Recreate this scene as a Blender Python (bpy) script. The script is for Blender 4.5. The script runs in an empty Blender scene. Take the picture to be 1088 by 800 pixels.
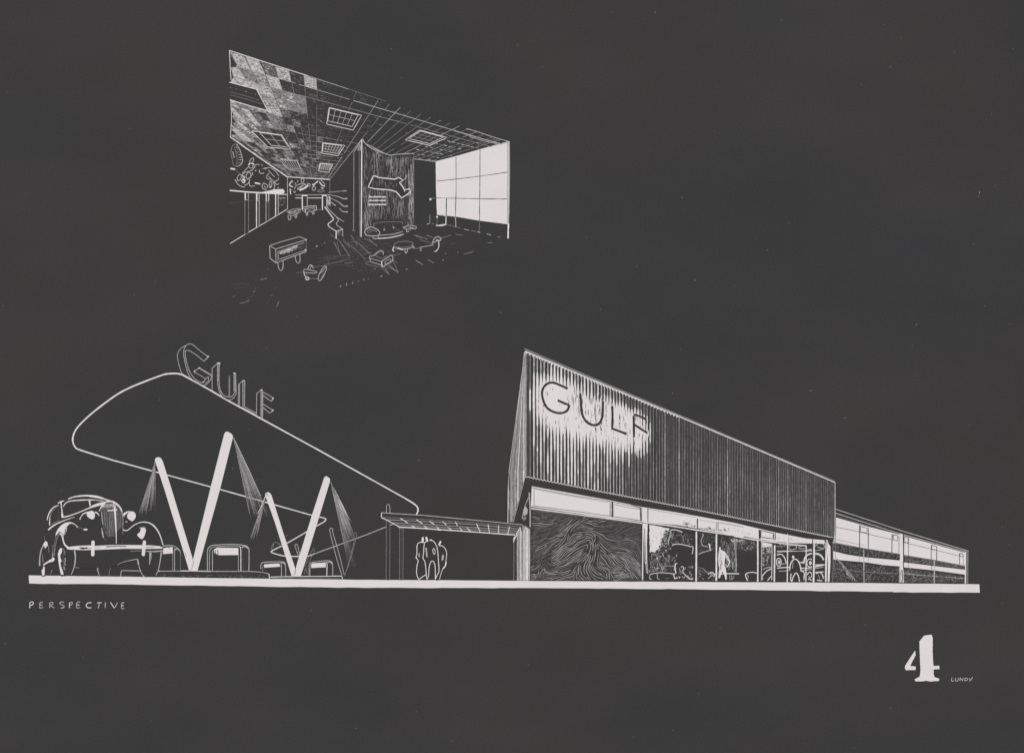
# A photographed architect's print: white ink line drawings on a charcoal sheet that lies flat under soft daylight.
# 1 pixel of the photograph = 1 mm on the sheet; the sheet lies in the XY plane, camera above looks straight down.
import bpy, math, random
from mathutils import Vector, noise

rnd = random.Random(7)
sc = bpy.context.scene
col = sc.collection
MM = 0.001
KY = 0.99875
STEP = 6e-5

# ------------------------------------------------------------------ materials
def node_mat(name, c1, c2, scale, rough, grain=0.0, specks=False, streak=False, warm=None):
    m = bpy.data.materials.new(name)
    m.use_nodes = True
    nt = m.node_tree
    b = nt.nodes['Principled BSDF']
    b.inputs['Roughness'].default_value = rough
    b.inputs['Specular IOR Level'].default_value = 0.15
    geo = nt.nodes.new('ShaderNodeNewGeometry')
    mp = nt.nodes.new('ShaderNodeMapping')
    nt.links.new(geo.outputs['Position'], mp.inputs['Vector'])
    if streak:
        mp.inputs['Scale'].default_value = (0.6, 1.25, 1.0)
    n1 = nt.nodes.new('ShaderNodeTexNoise')
    n1.inputs['Scale'].default_value = scale
    n1.inputs['Detail'].default_value = 7.0
    n1.inputs['Roughness'].default_value = 0.62
    nt.links.new(mp.outputs['Vector'], n1.inputs['Vector'])
    r1 = nt.nodes.new('ShaderNodeValToRGB')
    r1.color_ramp.elements[0].position = 0.3
    r1.color_ramp.elements[1].position = 0.7
    r1.color_ramp.elements[0].color = (*c1, 1)
    r1.color_ramp.elements[1].color = (*c2, 1)
    nt.links.new(n1.outputs['Fac'], r1.inputs['Fac'])
    out = r1.outputs['Color']
    if warm is not None:                       # broad toning of the old paper
        n4 = nt.nodes.new('ShaderNodeTexNoise')
        n4.inputs['Scale'].default_value = 2.3
        n4.inputs['Detail'].default_value = 3.0
        nt.links.new(geo.outputs['Position'], n4.inputs['Vector'])
        r4 = nt.nodes.new('ShaderNodeValToRGB')
        r4.color_ramp.elements[0].position = 0.35
        r4.color_ramp.elements[1].position = 0.66
        r4.color_ramp.elements[0].color = (1, 1, 1, 1)
        r4.color_ramp.elements[1].color = (*warm, 1)
        nt.links.new(n4.outputs['Fac'], r4.inputs['Fac'])
        mx = nt.nodes.new('ShaderNodeMix'); mx.data_type = 'RGBA'; mx.blend_type = 'MULTIPLY'
        mx.inputs[0].default_value = 1.0
        nt.links.new(out, mx.inputs[6]); nt.links.new(r4.outputs['Color'], mx.inputs[7])
        out = mx.outputs[2]
        mp5 = nt.nodes.new('ShaderNodeMapping')
        mp5.inputs['Location'].default_value = (3.1, 1.7, 0.0); mp5.inputs['Scale'].default_value = (0.8, 1.4, 1.0)
        nt.links.new(geo.outputs['Position'], mp5.inputs['Vector'])
        n5 = nt.nodes.new('ShaderNodeTexNoise')
        n5.inputs['Scale'].default_value = 4.0
        n5.inputs['Detail'].default_value = 5.0
        nt.links.new(mp5.outputs['Vector'], n5.inputs['Vector'])
        r5 = nt.nodes.new('ShaderNodeValToRGB')
        r5.color_ramp.elements[0].position = 0.38
        r5.color_ramp.elements[1].position = 0.66
        r5.color_ramp.elements[0].color = (1.02, 1.0, 0.99, 1)
        r5.color_ramp.elements[1].color = (0.955, 1.0, 1.03, 1)
        nt.links.new(n5.outputs['Fac'], r5.inputs['Fac'])
        mx = nt.nodes.new('ShaderNodeMix'); mx.data_type = 'RGBA'; mx.blend_type = 'MULTIPLY'
        mx.inputs[0].default_value = 1.0
        nt.links.new(out, mx.inputs[6]); nt.links.new(r5.outputs['Color'], mx.inputs[7])
        out = mx.outputs[2]
    if grain > 0:
        n2 = nt.nodes.new('ShaderNodeTexNoise')
        n2.inputs['Scale'].default_value = 420.0
        n2.inputs['Detail'].default_value = 3.0
        nt.links.new(geo.outputs['Position'], n2.inputs['Vector'])
        r2 = nt.nodes.new('ShaderNodeMapRange')
        r2.inputs['From Min'].default_value = 0.25
        r2.inputs['From Max'].default_value = 0.75
        r2.inputs['To Min'].default_value = 1 - grain
        r2.inputs['To Max'].default_value = 1 + grain
        nt.links.new(n2.outputs['Fac'], r2.inputs['Value'])
        mx = nt.nodes.new('ShaderNodeMix'); mx.data_type = 'RGBA'; mx.blend_type = 'MULTIPLY'
        mx.inputs[0].default_value = 1.0
        nt.links.new(out, mx.inputs[6]); nt.links.new(r2.outputs['Result'], mx.inputs[7])
        out = mx.outputs[2]
    if specks:                                 # dust pinholes in the dark emulsion
        n3 = nt.nodes.new('ShaderNodeTexNoise')
        n3.inputs['Scale'].default_value = 260.0
        n3.inputs['Detail'].default_value = 0.0
        nt.links.new(geo.outputs['Position'], n3.inputs['Vector'])
        r3 = nt.nodes.new('ShaderNodeValToRGB')
        r3.color_ramp.elements[0].position = 0.90
        r3.color_ramp.elements[1].position = 0.93
        r3.color_ramp.elements[0].color = (0, 0, 0, 1)
        r3.color_ramp.elements[1].color = (0.10, 0.10, 0.098, 1)
        nt.links.new(n3.outputs['Fac'], r3.inputs['Fac'])
        mx = nt.nodes.new('ShaderNodeMix'); mx.data_type = 'RGBA'; mx.blend_type = 'ADD'
        mx.inputs[0].default_value = 1.0
        nt.links.new(out, mx.inputs[6]); nt.links.new(r3.outputs['Color'], mx.inputs[7])
        out = mx.outputs[2]
    nt.links.new(out, b.inputs['Base Color'])
    return m

MATS = {
    'paper': node_mat('charcoal_print', (0.0408, 0.0412, 0.0408), (0.0492, 0.0488, 0.0482), 7.0, 0.85, 0.10, True, True, (1.09, 1.0, 0.98)),
    'ink':   node_mat('white_ink', (0.77, 0.738, 0.712), (0.815, 0.784, 0.758), 30.0, 0.8, 0.025),
    'pale':  node_mat('thin_white_ink', (0.44, 0.425, 0.415), (0.52, 0.50, 0.49), 200.0, 0.8, 0.15),
    'grey':  node_mat('dry_brush_ink', (0.215, 0.210, 0.205), (0.275, 0.268, 0.262), 200.0, 0.8, 0.2),
    'dim':   node_mat('faint_ink', (0.095, 0.093, 0.092), (0.125, 0.122, 0.120), 200.0, 0.85, 0.2),
}
MNAMES = list(MATS)

# ------------------------------------------------------------------ geometry helpers
class Tile:
    """turns points read on an enlarged crop of the drawing into sheet millimetres"""
    def __init__(s, x0, y0, k): s.x0, s.y0, s.k = x0, y0, k
    def __call__(s, txt):
        out = []
        for w in txt.split():
            a, b = w.split(',')
            out.append((s.x0 + float(a) / s.k, s.y0 + float(b) / s.k))
        return out
    def p(s, u, v): return (s.x0 + u / s.k, s.y0 + v / s.k)

A = Tile(20, 510, 5.333); B = Tile(180, 350, 7.27); CT = Tile(60, 380, 5.0); D = Tile(240, 420, 4.945)
E = Tile(140, 520, 6.667); F = Tile(250, 500, 6.667); G = Tile(380, 520, 6.044); H = Tile(430, 550, 10.0)
I = Tile(530, 360, 5.714); J = Tile(530, 490, 5.714); K = Tile(670, 400, 4.73); L = Tile(670, 520, 7.273)
M = Tile(780, 520, 7.273); N = Tile(870, 520, 6.044); O = Tile(940, 660, 9.067); Q = Tile(20, 630, 8.369)
R1 = Tile(235, 40, 6.667); R2 = Tile(385, 90, 6.154); R3 = Tile(235, 130, 7.62); R4 = Tile(365, 140, 6.4)
R5 = Tile(270, 200, 7.273); R6 = Tile(370, 220, 6.044); R7 = Tile(235, 230, 6.8); R8 = Tile(450, 140, 6.667)
X = Tile(0, 0, 1.0)

def W(p): return ((p[0] - 544.0) * MM, (400.0 - p[1]) * MM * KY)

def catmull(pts, closed=False, seg=5):
    n = len(pts)
    if n < 3: return list(pts)
    out = []
    rng = range(n) if closed else range(n - 1)
    for i in rng:
        p1, p2 = pts[i], pts[(i + 1) % n]
        p0 = pts[i - 1] if (closed or i > 0) else p1
        p3 = pts[(i + 2) % n] if (closed or i + 2 < n) else p2
        for k in range(seg):
            t = k / seg
            t2, t3 = t * t, t * t * t
            out.append(tuple(0.5 * (2 * p1[c] + (p2[c] - p0[c]) * t + (2 * p0[c] - 5 * p1[c] + 4 * p2[c] - p3[c]) * t2
                                    + (3 * p1[c] - p0[c] - 3 * p2[c] + p3[c]) * t3) for c in (0, 1)))
    if not closed: out.append(pts[-1])
    return out

def resample(pts, d):
    out = [pts[0]]
    for a, b in zip(pts, pts[1:]):
        l = math.dist(a, b)
        n = max(1, int(l / d))
        for k in range(1, n + 1):
            out.append((a[0] + (b[0] - a[0]) * k / n, a[1] + (b[1] - a[1]) * k / n))
    return out

def inside(p, poly):
    x, y = p; r = False; j = len(poly) - 1
    for i in range(len(poly)):
        xi, yi = poly[i]; xj, yj = poly[j]
        if (yi > y) != (yj > y) and x < (xj - xi) * (y - yi) / (yj - yi) + xi: r = not r
        j = i
    return r

def ell(cx, cy, rx, ry, n=20, rot=0.0, a0=0.0, a1=math.tau):
    full = abs(a1 - a0) > 6.2
    c, s = math.cos(rot), math.sin(rot)
    out = []
    for i in range(n if full else n + 1):
        a = a0 + (a1 - a0) * i / n
        u, v = rx * math.cos(a), ry * math.sin(a)
        out.append((cx + u * c - v * s, cy + u * s + v * c))
    return out

def te(t, cx, cy, rx, ry, **k):
    c = t.p(cx, cy)
    return ell(c[0], c[1], rx / t.k, ry / t.k, **k)

LW = [1.0]      # pen size: the small scenes behind glass were drawn with a finer nib
class Mark:
    """collects flat ink shapes with a real film thickness and builds ONE mesh object"""
    def __init__(s, layer): s.v = []; s.f = []; s.m = []; s.layer = layer; s.sub = 0
    def up(s): s.sub += 1; return s
    def z(s): return (s.layer + min(s.sub, 6) * 0.14) * STEP + rnd.random() * 5e-6
    def fill(s, pts, mat='paper'):
        w = [W(p) for p in pts]
        ar = sum(w[i - 1][0] * w[i][1] - w[i][0] * w[i - 1][1] for i in range(len(w)))
        if ar < 0: w.reverse()
        z = s.z(); b = len(s.v); n = len(w); mi = MNAMES.index(mat)
        s.v += [(x, y, z) for x, y in w] + [(x, y, 0.0) for x, y in w]
        s.f.append(tuple(range(b, b + n))); s.m.append(mi)
        for i in range(n):
            j = (i + 1) % n
            s.f.append((b + j, b + i, b + n + i, b + n + j)); s.m.append(mi)
        return s
    def line(s, pts, w=0.9, mat='ink', smooth=True, closed=False, taper=0.0, rough=0.12):
        """w: width in mm, a number or a function of the position 0..1 along the line"""
        pts = list(pts)
        if smooth and len(pts) > 2: pts = catmull(pts, closed)
        elif closed: pts = pts + [pts[0]]
        if smooth and closed: pts.append(pts[0])
        tot = sum(math.dist(a, b) for a, b in zip(pts, pts[1:]))
        pts = resample(pts, min(tot / 4.0, 2.5) if (taper and tot < 10) else (2.5 if tot < 60 else 4.0))
        q = [pts[0]]
        for p in pts[1:]:
            if math.dist(p, q[-1]) > 0.05: q.append(p)
        pts = q
        n = len(pts)
        if n < 2: return s
        z = s.z(); b = len(s.v); mi = MNAMES.index(mat); top = []; bot = []
        acc = 0.0
        for i, p in enumerate(pts):
            a, c = pts[max(0, i - 1)], pts[min(n - 1, i + 1)]
            if i: acc += math.dist(pts[i - 1], p)
            t = acc / max(tot, 1e-6)
            dx, dy = c[0] - a[0], c[1] - a[1]
            l = math.hypot(dx, dy) or 1
            ww = (w(t) if callable(w) else w)
            if taper: ww *= min(1.0, max(0.15, min(t, 1 - t) / taper))
            ww *= LW[0] * (1 + rough * rnd.uniform(-1, 1))
            nx, ny = -dy / l * ww / 2, dx / l * ww / 2
            x1, y1 = W((p[0] + nx, p[1] + ny)); x2, y2 = W((p[0] - nx, p[1] - ny))
            s.v += [(x1, y1, z), (x2, y2, z), (x1, y1, 0.0), (x2, y2, 0.0)]
            if i:
                o = b + 4 * i; u = o - 4
                for q4 in ((u, o, o + 1, u + 1), (u + 2, o + 2, o, u), (u + 1, o + 1, o + 3, u + 3)):
                    s.f.append(q4); s.m.append(mi)
        e = b + 4 * (n - 1)
        for q4 in ((b, b + 1, b + 3, b + 2), (e + 1, e, e + 2, e + 3)):
            s.f.append(q4); s.m.append(mi)
        return s
    def lines(s, t, *txts, w=0.9, mat='ink', **k):
        for x in txts: s.line(t(x), w, mat, **k)
        return s
    def dot(s, p, r, mat='ink', ry=None, rot=0.0):
        pts = ell(p[0], p[1], r, ry or r, 10, rot)
        return s.fill([(x + rnd.uniform(-.08, .08) * r, y + rnd.uniform(-.08, .08) * r) for x, y in pts], mat)
    def cap(s, a, b, w, mat='ink'):
        """rounded bar from a to b"""
        ang = math.atan2(b[1] - a[1], b[0] - a[0])
        pts = ell(b[0], b[1], w / 2, w / 2, 6, 0, ang - math.pi / 2, ang + math.pi / 2) + \
              ell(a[0], a[1], w / 2, w / 2, 6, 0, ang + math.pi / 2, ang + 1.5 * math.pi)
        return s.fill(pts, mat)
    def build(s, name, parent=None):
        org = Vector((0, 0, 0))
        if parent is not None:
            r = parent
            while r.parent: r = r.parent
            org = r.location
        else:
            xs = [v[0] for v in s.v]; ys = [v[1] for v in s.v]
            org = Vector(((min(xs) + max(xs)) / 2, min(ys), 0.0))
        me = bpy.data.meshes.new(name)
        me.from_pydata([(x - org.x, y - org.y, z) for x, y, z in s.v], [], s.f)
        for k in MNAMES: me.materials.append(MATS[k])
        me.polygons.foreach_set('material_index', s.m)
        me.update()
        o = bpy.data.objects.new(name, me)
        col.objects.link(o)
        if parent is not None: o.parent = parent
        else: o.location = org
        return o

def tag(o, label=None, cat=None, group=None, kind=None):
    if label: o['label'] = label
    if cat: o['category'] = cat
    if group: o['group'] = group
    if kind: o['kind'] = kind
    return o

def thing(name, base, label, cat, group=None):
    o = bpy.data.objects.new(name, None)
    o.empty_display_size = 0.01
    x, y = W(base)
    o.location = (x, y, 0.0)
    col.objects.link(o)
    return tag(o, label, cat, group)

def hatch(mk, poly, n, ang, ln, w, mat, bright=None, jit=0.05):
    """n short scratchy strokes inside poly"""
    xs = [p[0] for p in poly]; ys = [p[1] for p in poly]; k = 0; tries = 0
    while k < n and tries < n * 12:
        tries += 1
        x, y = rnd.uniform(min(xs), max(xs)), rnd.uniform(min(ys), max(ys))
        a = ang + rnd.uniform(-jit, jit); l = rnd.uniform(*ln) / 2
        p, q = (x - l * math.cos(a), y - l * math.sin(a)), (x + l * math.cos(a), y + l * math.sin(a))
        if not (inside(p, poly) and inside(q, poly)): continue
        if bright and rnd.random() > bright(x, y): continue
        mk.line([p, q], rnd.uniform(*w), mat if isinstance(mat, str) else rnd.choice(mat), taper=0.25)
        k += 1

# ------------------------------------------------------------------ ground, sheet
def box(name, x0, x1, y0, y1, z0, z1, mat):
    v = [(x0, y0, z0), (x1, y0, z0), (x1, y1, z0), (x0, y1, z0), (x0, y0, z1), (x1, y0, z1), (x1, y1, z1), (x0, y1, z1)]
    f = [(3, 2, 1, 0), (4, 5, 6, 7), (0, 1, 5, 4), (1, 2, 6, 5), (2, 3, 7, 6), (3, 0, 4, 7)]
    me = bpy.data.meshes.new(name); me.from_pydata(v, [], f); me.materials.append(mat)
    o = bpy.data.objects.new(name, me); col.objects.link(o)
    return o
gm = node_mat('grey_table', (0.10, 0.098, 0.095), (0.13, 0.128, 0.125), 3.0, 0.9)
tag(box('ground', -60, 60, -60, 60, -0.05, -0.0006, gm), kind='structure')
tag(box('paper_sheet', -0.575, 0.575, -0.43, 0.43, -0.0006, 0.0, MATS['paper']),
    'charcoal grey print sheet with faint mottling that carries both white drawings', 'print')

# ------------------------------------------------------------------ pavement bar
m = Mark(1)
top = [(30.5, 611.4), (120, 612.6), (200, 613.6), (300, 615), (380, 616), (470, 616.5), (560, 617.2), (720, 618.2), (870, 618.9), (1000, 620.3), (1040.5, 620.8)]
bot = [(1041, 629.8), (1000, 629.6), (950, 629.3), (948, 628.7), (870, 627.9), (720, 625.9), (560, 624.9), (380, 624.5), (300, 623.5), (200, 622), (120, 620.8), (45, 620.2), (31, 619.6)]
m.fill([(x, y + rnd.uniform(-.12, .12)) for x, y in resample(top, 12)] + [(x, y + rnd.uniform(-.25, .25)) for x, y in resample(bot, 9)], 'ink')
tag(m.build('pavement'), kind='structure')

# ------------------------------------------------------------------ canopy of the pump court
cn = thing('canopy', (205, 606), 'thin curved boomerang canopy outline floating over the white V supports', 'canopy')
up1 = [(442.2, 547.4), (444.2, 541.3), (441.2, 536.3), (430, 529.2)]
up2 = [(240, 424.4), (193.8, 398.1), (188, 396.9), (180, 397), (174, 398), (160, 403), (140, 411), (124, 419.4), (104, 434), (90, 446), (81, 456), (77.6, 464), (77.6, 470), (80, 475), (86, 478.4), (120, 489)]
lo = [(164, 501), (240, 521.7), (331, 547.4)]
lo2 = [(331, 547.4), (344.1, 550.4), (346.2, 552), (344, 554.5), (337, 558.5), (305.7, 576.7), (289.8, 584.8), (288.3, 586.6), (291.3, 588), (301, 590.5), (313, 591.2), (326.5, 590.8), (334, 588.5)]
lo3 = [(334, 588.5), (355, 580.7), (390, 567.9), (418, 556.7)]
m = Mark(1)
m.fill(up1 + up2 + lo + lo2[1:] + lo3[1:] + [(430, 550)], 'paper')
m.build('roof', cn)
m = Mark(2)
m.line(catmull(up1), lambda t: 1.45, smooth=False)
m.line([up1[-1], (340, 479), up2[0], (225.4, 415.7), up2[1]], lambda t: 1.25 + .3 * t, smooth=False)
m.line(catmull(up2[1:]), lambda t: 1.6 if t < .75 else 1.5, smooth=False)
m.line([up2[-1]] + lo, lambda t: 1.3 - .2 * t, smooth=False)
m.line(lo2, lambda t: 1.2 - .2 * t)
m.line(lo3, 0.85, 'pale', smooth=False)
m.build('edge_rim', cn)

# rooftop letters standing on the canopy edge
sg = thing('rooftop_sign', (240, 425), 'thin outlined block letters standing along the sloping canopy edge', 'sign')
def letter(txts, extra=None, w=0.62):
    mk = Mark(3)
    for x in txts: mk.line(B(x), w * rnd.uniform(.9, 1.15), 'pale')
    if extra: extra(mk)
    mk.build('letter', sg)
letter(["300,210 270,190 225,155 190,125 165,112 140,116 118,140 110,180 118,240 135,310 155,360 185,395 230,425 265,432 295,418 320,385 325,350",
        "308,208 265,245", "265,245 230,215 190,185 150,163 120,165", "132,122 98,140 75,165 62,200 68,250 85,310 100,345",
        "122,165 127,225 147,300 168,345 200,385 245,412", "230,295 190,330", "190,330 265,370 275,388 262,408 245,412",
        "230,295 328,352", "240,308 322,356", "275,388 300,365", "300,362 303,385 296,405 275,415"],
       lambda k: k.lines(B, "293,214 304,206", "225,298 240,300", "190,328 200,318", "255,408 268,406", w=1.1))
letter(["330,475 330,300", "330,300 375,260", "374,262 371,330 374,420 390,490 420,530 460,545 495,530 515,500", "386,265 384,330 385,420 398,480 425,512 465,522 490,512 502,490",
        "500,340 499,480", "512,342 515,500"],
       lambda k: (k.line(B("463,360 463,520"), 1.5, 'grey'), k.line(B("378,270 378,400"), .9, 'grey'), k.line(B("507,350 507,490"), 1.2, 'grey'), k.cap(B.p(372, 260), B.p(390, 262), 1.2, 'ink'), k.cap(B.p(498, 338), B.p(508, 340), 1.1, 'ink')))
letter(["532,585 534,425", "543,420 542,588", "534,425 572,393", "567,400 568,600", "582,400 580,600", "582,598 668,645", "568,605 600,622 668,658"],
       lambda k: (k.line(B("575,400 575,600"), .9, 'dim'), k.cap(B.p(568, 395), B.p(580, 398), 1.0, 'ink')))
letter(["672,660 675,495", "675,495 712,465", "708,470 707,680", "722,480 720,685", "722,483 806,532", "725,512 788,556", "788,556 806,528", "720,575 803,625", "725,603 772,646", "772,646 802,628"],
       lambda k: (k.line(B("715,472 714,684"), 1.5, 'grey'), k.cap(B.p(708, 466), B.p(718, 468), 1.0, 'ink'), k.cap(B.p(797, 536), B.p(803, 530), 1.1, 'ink'), k.cap(B.p(795, 630), B.p(802, 624), 1.3, 'ink')))

# small sketchy sign behind the V supports
ss = Mark(2)
ss.lines(F, "305,512 280,508 262,530 258,555 275,560 292,545", "272,520 266,545", "300,525 312,515 318,535", "345,468 352,480 350,500", "360,462 372,460", w=.55, mat='grey')
tag(ss.build('small_sign'), 'small scribbled sign letters on the far tip of the canopy behind the small V', 'sign')

# ------------------------------------------------------------------ V supports and their light beams
def beam(mk, apex, left, right, n, mat, bias, start=0.0, seedw=(0.25, 0.5), fade=0.45):
    for i in range(int(n * 2.3)):
        t = bias(rnd.random())
        ex, ey = left[0] + (right[0] - left[0]) * t, left[1] + (right[1] - left[1]) * t
        e = rnd.uniform(fade, 1.0); s0 = rnd.uniform(start, start + .35)
        a = (apex[0] + (ex - apex[0]) * s0, apex[1] + (ey - apex[1]) * s0)
        b = (apex[0] + (ex - apex[0]) * e, apex[1] + (ey - apex[1]) * e)
        w0 = rnd.uniform(*seedw) * .62
        mk.line([a, ((a[0] + b[0]) / 2, (a[1] + b[1]) / 2), b], lambda q, w0=w0: w0 * (1.0 - .7 * q), rnd.choice(mat), smooth=False)

def vee(label, base, arms, beams, layer):
    o = thing('canopy_support', base, label, 'support', 'V shaped canopy supports')
    for a in arms:
        k = Mark(layer)
        a(k)
        k.build('arm', o)
    for b in beams:
        k = Mark(3)
        b(k)
        k.build('light_beam', o)
    return o
LA = [(164.6, 488.8), (165.6, 486.6), (168.3, 485.6), (171.2, 486.8), (173, 490), (182.5, 520), (204.6, 593), (205.4, 597), (203.6, 606.8), (201.2, 606.8), (191, 573), (174.8, 520)]
RA = [(205.2, 594.2), (223.3, 520), (238.3, 461), (239.6, 459), (242, 458.5), (246, 460.9), (247.6, 463.2), (247.2, 466), (233.8, 520), (209.8, 606.8), (203.2, 606.8)]
vee('large solid white V support between the two nearest fuel pumps', (205.5, 606.8),
    [lambda k: k.fill(LA, 'ink').up().line([(204.8, 594), (205.4, 598), (203.2, 606)], .4, 'dim').line(E("377,445 385,470 392,478"), .45, 'grey'),
     lambda k: k.fill(RA, 'ink')],
    [lambda k: (beam(k, (165.2, 489), (146.5, 549), (166, 545), 95, ['grey', 'pale', 'dim', 'grey'], lambda r: r ** 1.5, .02, (.3, .6)),
                k.line([(165, 490), (156, 522), (151, 540)], lambda t: .8 - .6 * t, 'ink')),
     lambda k: (beam(k, (248, 464.5), (266, 553), (287, 548), 110, ['grey', 'dim', 'pale', 'grey'], lambda r: r, .02, (.3, .6)),
                k.line([(248, 465), (262, 494), (277, 527)], lambda t: .9 - .4 * t, 'pale'),
                k.line([(248, 465), (257, 504), (265, 545)], lambda t: .7 - .4 * t, 'grey'))], 7)
LB = F("210,168 216,157 232,152 248,160 258,178 340,440 424,690 430,715 412,748 400,747 360,620 280,365")
RB = F("424,712 440,650 545,310 628,55 634,44 645,39 668,54 672,64 670,80 600,310 505,620 464,748 412,748")
vee('smaller solid white V support on the far pump island', (314.5, 611.8),
    [lambda k: k.fill(LB, 'ink').up().line(F("213,172 222,160 230,175 234,185"), .5, 'dim'), lambda k: k.fill(RB, 'ink').up().line(F("424,690 428,715 414,746"), .4, 'dim')],
    [lambda k: (beam(k, (283, 525), (263, 576), (273, 572), 45, ['grey', 'pale', 'dim'], lambda r: r, .08, (.3, .55)),
                k.line(F("222,165 205,205 180,262 160,305"), lambda t: .9 - .3 * t, 'ink')),
     lambda k: (beam(k, (350.8, 510.5), (367, 585), (378, 570), 120, ['grey', 'pale', 'grey', 'dim'], lambda r: r, .02, (.3, .65)),
                beam(k, (350.8, 510.5), (368, 560), (374, 556), 40, ['ink', 'pale'], lambda r: r, .15, (.3, .6)),
                beam(k, (350.8, 510.5), (371, 606), (381, 604), 12, ['dim', 'grey'], lambda r: r, .4, (.25, .4), .8))], 7)
vee('thin outlined V support at the right end of the islands', (365, 612),
    [lambda k: k.lines(F, "755,742 712,600 670,430 672,415 682,408 692,416 691,435 735,590 772,738", w=.62, mat='pale'),
     lambda k: k.lines(F, "775,748 812,620 842,500 838,455 848,441 858,446 855,480 825,600 790,705", w=.5, mat='grey')], [], 4)
vee('faint sketched V support partly hidden behind the smaller white V', (327, 611.5),
    [lambda k: k.lines(F, "447,602 424,540 425,526 434,521 441,530 448,560 458,600", w=.6, mat='pale'),
     lambda k: k.lines(F, "495,680 520,610 545,565 552,553 561,562 550,590 528,640 515,690", "488,735 500,690 510,735", "520,690 528,735 518,745", "500,650 520,645", w=.5, mat='grey')], [], 4)

# ------------------------------------------------------------------ pump islands
io = thing('pump_island', (205, 614), 'long low kerbed island carrying the two nearer fuel pumps', 'island', 'pump islands')
k = Mark(2)
k.fill(A("575,546 578,520 590,513 690,514") + E("195,576 560,578 870,582 930,588 972,600 978,632 600,628 100,620"), 'paper')
k.up()
k.line(A("577,546 580,520 592,513 640,514 692,515"), .75, 'pale')
k.line(E("185,578 300,577 440,578 560,580"), .9, 'ink').line(E("560,580 700,580 800,580 880,583 940,590 972,600"), .7, 'pale').line(E("972,598 977,632"), .85, 'ink')
hatch(k, E("200,600 970,606 972,628 160,620"), 110, 0.05, (.8, 3), (.25, .4), ['dim', 'grey', 'dim'])
k.build('kerb', io)
io = thing('pump_island', (325, 615), 'short flat island under the smaller white V', 'island', 'pump islands')
k = Mark(2)
k.fill(F("248,752 400,748 745,746 758,752 760,768 248,767"), 'paper').up()
k.line(F("248,754 400,750 600,749 740,747 755,752 759,768"), .8, 'ink').line(F("262,762 500,760 740,760"), .35, 'grey')
k.build('kerb', io)

# ------------------------------------------------------------------ fuel pumps
def pump(label, base, body, frame, panel, panel_dark, layer=4, w=.75):
    o = thing('fuel_pump', base, label, 'fuel pump', 'fuel pumps on the islands')
    k = Mark(layer); body(k); frame(k.up()); hs = k.build('housing', o)
    k = Mark(layer + 1); k.fill(panel, 'ink'); panel_dark(k.up()); k.build('display_panel', hs)
pump('half hidden fuel pump directly behind the vintage car', E.p(260, 577),
     lambda k: k.fill(E("200,400 270,397 300,402 335,422 348,445 348,577 200,577"), 'paper'),
     lambda k: (k.line(E("222,400 265,397 300,402 330,420 343,440 347,470"), lambda t: 1.1 - .7 * t, 'pale'), k.line(E("346,460 345,577"), .5, 'grey'),
                k.line(E("303,415 304,577"), .6, 'pale'), k.line(E("290,440 291,577"), .9, 'grey'), k.line(E("306,428 322,420 338,432"), 1.2, 'pale')),
     E("222,418 245,410 290,406 292,452 216,458"), lambda k: k.line(E("262,412 270,420"), .6, 'dim').line(E("235,412 285,408"), .4, 'grey'))
pump('boxy fuel pump with bright top panel right of the large white V', E.p(680, 577),
     lambda k: k.fill(E("535,577 537,440 548,405 580,393 700,388 800,395 830,425 832,577"), 'paper'),
     lambda k: (k.line(E("536,577 537,440 550,408 580,395 700,389 790,395 822,408 831,440 830,577"), .85, 'pale'),
                k.line(E("550,577 552,440 562,418 590,406 700,400 765,404"), .6, 'pale'), k.line(E("572,577 572,430"), .75, 'pale'),
                k.line(E("773,577 772,430 765,404"), .8, 'ink'), k.line(E("755,577 755,465"), .5, 'pale'), k.line(E("790,577 785,450 785,420"), .45, 'dim'),
                k.line(E("780,412 800,402 825,418"), 1.3, 'pale')),
     E("582,425 605,412 755,414 756,464 620,466 585,452"), lambda k: (k.line(E("598,430 590,450 600,458"), .8, 'paper'), k.line(E("610,425 608,455 617,460"), .6, 'dim'), k.line(E("620,440 614,448"), .5, 'dim')))
pump('small fuel pump on the far island left of the smaller white V', F.p(265, 748),
     lambda k: k.fill(F("180,718 182,662 200,650 345,646 356,670 357,748 248,748 244,725"), 'paper'),
     lambda k: (k.line(F("182,700 182,665 200,650 280,646 340,647 355,668 357,748"), .75, 'pale'), k.line(F("195,715 195,668"), .55, 'grey'), k.line(F("327,748 327,660 320,655"), .7, 'pale'), k.line(F("322,655 338,650 350,664"), 1.0, 'pale')),
     F("203,664 312,657 320,680 205,688"), lambda k: k.line(F("210,660 300,657"), .35, 'grey'))
pump('small fuel pump on the far island right of the smaller white V', F.p(610, 745),
     lambda k: k.fill(F("530,745 530,665 545,648 650,638 685,645 690,680 690,745"), 'paper'),
     lambda k: (k.line(F("528,745 530,670 545,650 600,642 650,638 682,646 690,675 690,745"), .75, 'pale'), k.line(F("648,745 650,665 645,648"), .8, 'ink'), k.line(F("520,745 518,690"), .5, 'grey'), k.line(F("655,652 670,645 684,660"), 1.0, 'pale')),
     F("537,665 550,655 640,650 642,684 540,690"), lambda k: k.line(F("545,655 630,651"), .35, 'grey'))

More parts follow.
